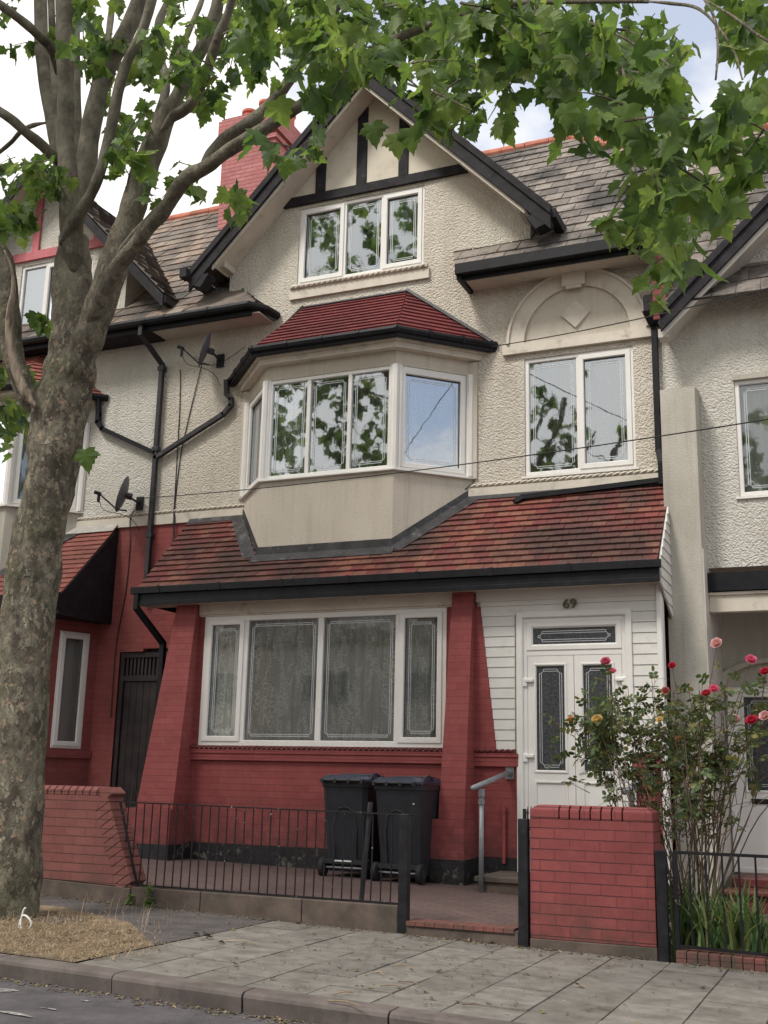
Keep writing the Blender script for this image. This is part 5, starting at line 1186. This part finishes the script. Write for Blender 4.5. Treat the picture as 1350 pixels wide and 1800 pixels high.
regions=[(470,10,110,50,13),(590,10,90,60,14),(700,20,110,65,15),(830,35,110,80,19),(950,55,95,90,20),(1050,75,90,105,20),(1140,120,75,120,18),(1165,250,48,80,9),(1125,350,30,70,5),(1180,425,38,26,3),(1235,250,38,40,3),(1305,20,50,50,8),(1318,170,36,80,8),
 (690,105,80,38,5),(790,160,50,36,3),(865,190,30,28,2),(560,80,40,35,3),(512,262,22,14,2),
 (235,130,50,100,14),(165,90,40,70,6),(330,120,40,60,6),(310,40,80,50,7),(400,125,38,50,5),(325,305,34,24,3),(390,335,32,18,2),(222,250,20,40,3),(60,70,50,50,3),(55,300,50,35,8),(25,365,36,30,6),(15,735,34,40,5),(15,620,24,60,5),(72,540,10,40,1),(170,20,50,40,4),(60,0,60,30,2),(430,70,50,45,4)]
for cx,cy,rx,ry,n in regions:
    for _ in range(int(n*1.12+.5)):
        a=rt.uniform(0,6.283); q=math.sqrt(rt.random()); u=cx+rx*q*math.cos(a); v=cy+ry*q*math.sin(a)
        dep=rt.uniform(-8.8,-5.4) if u>450 else rt.uniform(-7.0,-4.2)
        if u<120 and v>500: dep=rt.uniform(-5.6,-4.6)
        spray(at(u,v,1,dep),rt.uniform(.22,.38),rt.randint(6,9),.163)
for u,v in ((695,235),(150,790),(655,215),(720,225)):
    p=at(u,v,1,-6.6); leaf(crown,p,.20,Vector((.1,.1,-1)),Vector((1,.2,0)),.15)
# the rest of the crown, above and beside the picture
k=0
while k<720:
    p=Vector((rt.gauss(-5.2,3.2),rt.gauss(-6.4,2.0),rt.gauss(10.2,1.5)))
    if k>=150: p=Vector((rt.uniform(-14.5,-7.4),rt.uniform(-9.2,-4.6),rt.uniform(6.8,13.8)))
    if p.y>-2.2 or p.z<6.2 or p.y<-10.8: continue
    d=(p-CP); zd=d.dot(FW)
    if zd>.5:
        u=675+FPX*d.dot(RT)/zd; v=900-FPX*d.dot(UP)/zd
        if -70<u<1500 and v>-150: continue
    spray(p,rt.uniform(.3,.6),rt.randint(6,9),.2); k+=1
co=crown.build('crown','tree_leaf',tree,smooth=True); tw=twigs.build('twigs','bark',tree); tw['kind']='stuff'

# ================================================================== ROSE BUSH
rb=random.Random(5)
BY=-3.95
rose=thing('rose_bush',(-1.55,BY,gz(-1.5)),'leggy rose bush with pink, red and yellow blooms behind the brick pier','rose bush')
canes=MB(); rl=MB(); rl.noweld=True
def oval(mb,p,size,d,s,mat=None):
    d=d.normalized(); s=(s-d*s.dot(d)).normalized(); n=d.cross(s); i=len(mb.v)
    for x,y in ((0,0),(.22,.12),(.34,.38),(.30,.68),(.13,.92),(0,1.05),(-.13,.92),(-.30,.68),(-.34,.38),(-.22,.12)):
        mb.v.append(tuple(p+(s*x+d*y-n*(abs(x)*.35+.15*y*y))*size))
    mb.f.append(tuple(range(i,i+6))); mb.f.append((i,i+5,i+6,i+7,i+8,i+9))
def roseleaf(p,d,size=.055):
    """compound leaf of five leaflets"""
    d=d.normalized(); s=Vector((rb.gauss(0,1),rb.gauss(0,1),rb.gauss(0,.5))); s=(s-d*s.dot(d)).normalized()
    canes.tube([p,p+d*size*1.9],.0018,3,cap=False)
    oval(rl,p+d*size*1.9,size,d+Vector((0,0,-.3)),s)
    for t,k in ((.9,1),(.9,-1),(1.5,1),(1.5,-1)): oval(rl,p+d*size*t,size*.85,s*k+d*.45+Vector((0,0,-.2)),d.cross(s)*0+d)
def cane(a,b,r0,bend=.15,nl=8,lsize=.05,leaf_from=.45):
    mid=(a+b)/2+Vector((rb.uniform(-bend,bend),rb.uniform(-bend,bend),rb.uniform(0,bend)))
    pts=catmull([a,a.lerp(mid,.5)+Vector((rb.uniform(-.04,.04),rb.uniform(-.04,.04),0)),mid,mid.lerp(b,.5)+Vector((rb.uniform(-.04,.04),0,rb.uniform(-.03,.05))),b],4)
    canes.tube(pts,[r0*(1-.7*i/len(pts)) for i in range(len(pts))],5,cap=False)
    for k in range(nl):
        t=leaf_from+(1-leaf_from)*rb.random(); p=pts[min(len(pts)-1,int(t*(len(pts)-1)))]
        roseleaf(p,Vector((rb.gauss(0,1),rb.gauss(0,1),rb.gauss(.1,.6))),lsize*rb.uniform(.7,1.2))
    return pts
bases=[Vector((-1.55+rb.uniform(-.22,.25),BY+rb.uniform(-.2,.2),gz(-1.5))) for _ in range(9)]
blooms=[(1065,1160,'petal_pink',.048),(1075,1177,'petal_pink',.045),(1260,1128,'petal_pale',.055),(1320,1157,'petal_pink',.05),(1345,1178,'petal_red',.045),(1182,1167,'petal_red',.036),(1170,1211,'petal_faded',.038),(1255,1208,'petal_pink',.045),(1242,1216,'petal_red',.045),(1292,1262,'petal_pale',.052),(1322,1264,'petal_red',.055),(1345,1256,'petal_pale',.05),(1050,1262,'petal_yellow',.055),(1003,1262,'petal_orange',.035),(1160,1262,'petal_yellow',.032),(1193,1295,'petal_orange',.03)]
tips=[]
for u,v,mt,r in blooms:
    tips.append(at(u,v+8,1,BY+rb.uniform(-.45,-.15)))
names={'petal_pink':'pink','petal_red':'red','petal_pale':'pale pink','petal_yellow':'pale yellow','petal_faded':'withered dark red','petal_orange':'small orange'}
def bloom(c,r,mt,label):
    m=MB(); m.noweld=True; Q3=Matrix.Rotation(rb.uniform(-.5,.5),3,'Y')@Matrix.Rotation(rb.uniform(.6,1.15),3,'X')
    for ringn,(cnt,op,sz) in enumerate(((6,1.0,1.0),(5,.75,.95),(5,.45,.85),(4,.18,.7))):
        for k in range(cnt):
            a=6.283*k/cnt+ringn*.5+rb.uniform(-.15,.15); o=Q3@Vector((math.cos(a),math.sin(a),0)); up=Q3@Vector((0,0,1)); t=Q3@Vector((-math.sin(a),math.cos(a),0))
            i=len(m.v); 
            for yy,wd in ((0,.25),(.45,.62),(.85,.66),(1.05,.30)):
                out=o*(math.sin(op)*yy+.08)*r*sz*1.25+up*(math.cos(op)*yy-.25+(.12*yy*yy if op>1 else 0))*r*sz*1.25
                for sx in (-1,0,1): m.v.append(tuple(c+out+t*sx*wd*r*sz*.95+o*(abs(sx)*-.12*r)))
            for q in range(3):
                for w_ in range(2): b=i+q*3+w_; m.f.append((b,b+1,b+4,b+3))
    o=m.build('flower',mt,rose,smooth=True); o['label']=label+' rose bloom'; return o
for (u,v,mt,r),tp in zip(blooms,tips): bloom(tp+Vector((0,0,.02)),r*.80,mt,names[mt])
for tp in tips:
    b=min(bases,key=lambda q:abs(q.x-tp.x-rb.uniform(-.2,.2))); cane(b,tp,.007,.18,13,.055,.5)
for k in range(60):
    b=rb.choice(bases); u=rb.gauss(1190,85); v=rb.uniform(1190,1420)
    if u<1070 and v>1330: continue
    tp=at(u,v,1,BY+rb.uniform(-.35,.35)); cane(b,tp,rb.uniform(.004,.009),.16,rb.choice((0,2,4,6)) if v<1330 else rb.choice((0,1,2)),.048,.6)
for k in range(210):     # bare side twigs crossing in the middle of the bush
    a=at(rb.gauss(1185,65),rb.uniform(1290,1480),1,BY+rb.uniform(-.3,.3)); b=a+Vector((rb.gauss(0,.22),rb.gauss(0,.12),rb.uniform(-.05,.35))); cane(a,b,.0035,.05,rb.choice((0,0,0,1)),.04,.5)
for k in range(60):      # leafy shoots in the upper half
    a=at(rb.gauss(1175,80),rb.uniform(1225,1385),1,BY+rb.uniform(-.3,.3)); cane(a,a+Vector((rb.gauss(0,.12),rb.gauss(0,.1),rb.uniform(.0,.25))),.003,.03,6,.05,.1)
for k in range(18):
    a=at(rb.uniform(1020,1090),rb.uniform(1265,1330),1,BY+rb.uniform(-.2,.1)); cane(a,a+Vector((rb.gauss(0,.08),0,rb.uniform(.0,.12))),.003,.02,6,.055,.0)
canes.build('canes','stem',rose); rl.build('foliage','rose_leaf',rose)
# iris clump
ir=thing('iris_clump',(-1.15,-4.2,gz(-1.1)),'clump of long green sword-shaped leaves behind the right-hand railings','plant')
m=MB(); m.noweld=True
for k in range(300):
    b=Vector((-1.20+rb.gauss(0,.19),-4.12+rb.gauss(0,.13),gz(-1.2)-.02)); az=rb.uniform(0,6.283); L_=rb.uniform(.35,.75); o=Vector((math.cos(az),math.sin(az),0))*rb.uniform(.15,.75); t=Vector((-math.sin(az),math.cos(az),0)); w0=rb.uniform(.009,.018); i=len(m.v)
    for q in range(6):
        s_=q/5; c=b+Vector((0,0,1))*L_*(s_-.35*s_*s_*o.length*1.3)+o*L_*s_*s_; wv=w0*(1-s_)**.6*(1.2 if q else 1)+.0008
        m.v+=[tuple(c-t*wv),tuple(c+t*wv)]
        if q: j=i+2*q; m.f.append((j-2,j-1,j+1,j))
m.build('blades','iris_leaf',ir)

# ================================================================== GROUND COVER AND LITTER
rg=random.Random(3)
def inpoly(x,y,P):
    c=False
    for i in range(len(P)):
        a,b=P[i],P[i-1]
        if (a[1]>y)!=(b[1]>y) and x<(b[0]-a[0])*(y-a[1])/(b[1]-a[1])+a[0]: c=not c
    return c
gpoly=[(-7.4,YK+.14),(-4.86,YK+.14),(-4.62,-7.0),(-4.74,-6.38),(-5.55,-5.85),(-6.4,-5.45),(-7.4,-5.5)]
m=MB(); m.noweld=True; k=0
while k<5600:
    x,y=rg.uniform(-7.4,-4.4),rg.uniform(YK+.10,-5.2)
    if not inpoly(x+rg.gauss(0,.12),y+rg.gauss(0,.10),gpoly): continue
    h=.012*math.exp(-((x+5.9)**2+(y+6.4)**2)/.8); p=Vector((x,y,gz(x)+.012+h*rg.random())); az=rg.uniform(0,6.283); L_=rg.uniform(.03,.085); d=Vector((math.cos(az),math.sin(az),rg.uniform(-.05,.28))); t=Vector((-math.sin(az),math.cos(az),rg.uniform(-.4,.4)))*.0022
    i=len(m.v); q=p+d*L_*.5+Vector((0,0,.012)); e_=p+d*L_
    m.v+=[tuple(p-t),tuple(p+t),tuple(q+t),tuple(q-t),tuple(e_)]; m.f+=[(i,i+1,i+2,i+3),(i+3,i+2,i+4)]; k+=1
o=m.build('dry_grass','straw'); tag(o,'dry straw-coloured cut grass round the foot of the tree','dry grass',kind='stuff')
m=MB(); m.noweld=True
for k in range(75):
    b=Vector((rg.uniform(-6.4,-5.2),rg.uniform(-6.1,-5.0),0)); b.z=gz(b.x); az=rg.uniform(0,6.283); L_=rg.uniform(.08,.30); o_=Vector((math.cos(az),math.sin(az),0))*rg.uniform(.2,.7)
    t=Vector((-math.sin(az),math.cos(az),0))*.002; i=len(m.v)
    for q in range(4):
        s_=q/3; c=b+Vector((0,0,L_*s_*(1-.3*s_)))+o_*L_*s_*s_; m.v+=[tuple(c-t*(1-s_*.8)),tuple(c+t*(1-s_*.8))]
        if q: j=i+2*q; m.f.append((j-2,j-1,j+1,j))
o=m.build('tall_dry_grass','straw'); tag(o,'thin tall dry stalks between the tree and the wall','dry grass',kind='stuff')
# litter: leaves, bits and twigs
m=MB(); m.noweld=True
def flat(x,y,z,s):
    az=rg.uniform(0,6.283); d=Vector((math.cos(az),math.sin(az),rg.uniform(-.1,.2))); leaf(m,Vector((x,y,z)),s,d,Vector((-math.sin(az),math.cos(az),rg.uniform(-.3,.3))),rg.uniform(-.5,-.1))
for k in range(700):      # along the foot of the walls
    x=rg.uniform(-7.4,0); flat(x,YF-.02-abs(rg.gauss(0,.07)),gz(x)+.006,rg.uniform(.008,.028))
for k in range(1100):      # gutter under the kerb
    x=rg.uniform(-8,0); flat(x,YK-.02-abs(rg.gauss(0,.07)),gz(x)-.108,rg.uniform(.008,.03))
for k in range(800):      # scattered bits on the flags
    x=rg.gauss(-3.2,1.5); y=rg.uniform(YK+.2,YF-.05); flat(x,y,gz(x)+.008,rg.uniform(.006,.022)*(1 if rg.random()<.9 else 2))
for u,v,s in ((358,1655,.07),(372,1660,.06),(350,1662,.05),(385,1668,.05),(340,1655,.05),(905,1615,.07),(1015,1727,.06),(1130,1797,.07),(820,1655,.06),(862,1658,.06),(690,1637,.05),(1200,1600,.04),(1240,1580,.04)):
    x,y,_=at(u,v,2,0.0); flat(x,y,gz(x)+.012,s)
o=m.build('leaf_litter','dead_leaf'); tag(o,'small dead leaves and bits scattered on the pavement and in the gutter','leaf litter',kind='stuff')
m=MB()
for u,v,L_,az in ((575,1762,.26,-.25),(585,1752,.14,1.0),(668,1735,.16,.1),(700,1727,.2,-.4),(812,1764,.14,.2),(400,1665,.22,.05),(690,1702,.12,.6),(820,1650,.5,-.12),(660,1712,.15,-.8)):
    p=at(u,v,2,0.0); p.z=gz(p.x)+.012; d=Vector((math.cos(az),math.sin(az),0)); m.tube([p,p+d*L_*.5+Vector((0,.02,.008)),p+d*L_],[.005,.0045,.003],5)
o=m.build('fallen_twigs','straw'); tag(o,'pale broken twigs lying on the flagstones','twigs',kind='stuff')
# weeds
def weed(x,y,n,h,label):
    t=MB(); t.noweld=True; z=gz(x)
    for k in range(n):
        az=rg.uniform(0,6.283); s_=rg.random(); p=Vector((x+rg.gauss(0,.012),y+rg.gauss(0,.01),z+h*s_)); leaf(t,p,rg.uniform(.03,.06)*(1.2-s_*.6),Vector((math.cos(az),math.sin(az),.3)),Vector((-math.sin(az),math.cos(az),0)),.1)
    t.tube([(x,y,z),(x+.004,y,z+h)],.003,4)
    o=t.build('weed','weed'); tag(o,label,'weed')
weed(-6.06,YF-.04,34,.22,'taller light green weed at the sloping end of the left wall'); weed(-6.27,YF-.04,22,.10,'low tufted weed at the sloping end of the left wall')
# bent white plastic strip by the tree
m=MB(); p=at(42,1625,1,-6.35); m.tube(catmull([p+Vector(q) for q in ((-.04,0,-.12),(-.045,0,-.02),(-.02,0,.06),(.035,0,.05),(.06,.01,0),(.02,0,-.05),(-.03,0,-.01),(-.02,0,.09),(0,0,.12))],5),.007,6); o=m.build('plastic_strip','white_thing'); tag(o,'curled white plastic strip sticking up in the dry grass by the tree','plastic strip')
# white paint patches on the road
m=MB()
for cu_,cv_,rx_,ry_ in ((4,1737,.10,.045),(18,1774,.16,.022),(88,1766,.06,.010),(150,1752,.03,.012)):
    q_=at(cu_,cv_,2,-.055); cx_,cy_=q_.x,q_.y
    n=26; pts=[]
    for k in range(n):
        a=6.283*k/n; rr_=1+.25*math.sin(3*a+cx_*9)+rg.uniform(-.18,.18); x,y=cx_+rx_*rr_*math.cos(a),cy_+ry_*rr_*math.sin(a); pts.append((x,y,gz(x)-.1055))
    m.poly(pts)
struct(m,'road_marking','worn_marking')
# overhead wires
def wire(a,b,sag,label):
    m=MB(); a,b=Vector(a),Vector(b); pts=[a.lerp(b,k/16)+Vector((0,0,-sag*4*(k/16)*(1-k/16))) for k in range(17)]; m.tube(pts,.0065,5); o=m.build('overhead_wire','cable'); tag(o,label,'wire','thin wires crossing the house front')
wire(at(865,609,1,-.25),at(1560,452,1,-5.0),.06,'upper thin black wire, running from the bay roof gutter across the right window arch')
wire((-9.86,-.05,5.22),at(1560,703,1,-4.2),.10,'lower thin black wire, crossing in front of the bay and the right-hand window')

# ================================================================== HOUSES ACROSS THE ROAD (mirrored in the window glass)
for i,x0 in enumerate((-30,-21.5,-13,-4.5,4.0)):
    t=thing('opposite_house',(x0+4,-27,0),'','house','houses on the far side of the road'); t['label']='plain house across the road, mirrored faintly in the ground floor glass'
    m=MB(); m.box(x0,x0+8.45,-33,-27,-.6,6.3); m.hexa([(x0+2,-29.9,6.3),(x0+6.4,-29.9,6.3),(x0+6.4,-27.2,6.3),(x0+2,-27.2,6.3)],[(x0+4.1,-29.9,8.9),(x0+4.3,-29.9,8.9),(x0+4.3,-27.2,8.9),(x0+4.1,-27.2,8.9)]); m.build('wall','opposite_wall' if i%2 else 'cream_trim',t)
    m=MB(); m.hexa([(x0,-33.3,6.31),(x0+8.45,-33.3,6.31),(x0+8.45,-26.7,6.31),(x0,-26.7,6.31)],[(x0,-30.2,9.5),(x0+8.45,-30.2,9.5),(x0+8.45,-29.8,9.5),(x0,-29.8,9.5)]); m.build('roof','old_dark_tiles',t)
    for wx,wz,ww,wh in ((1,.9,2.6,1.5),(1.2,3.9,2.2,1.4),(5.6,3.9,1.4,1.4)):
        m=MB(); m.box(x0+wx,x0+wx+ww,-26.99,-26.93,wz,wz+wh); f_=m.build('window','upvc',t)
        m=MB(); m.box(x0+wx+.1,x0+wx+ww-.1,-26.929,-26.92,wz+.1,wz+wh-.1); m.build('pane','dish_metal',f_)
    m=MB(); m.box(x0+5.7,x0+6.7,-26.99,-26.93,-.2,2.1); m.build('door','black_paint',t)
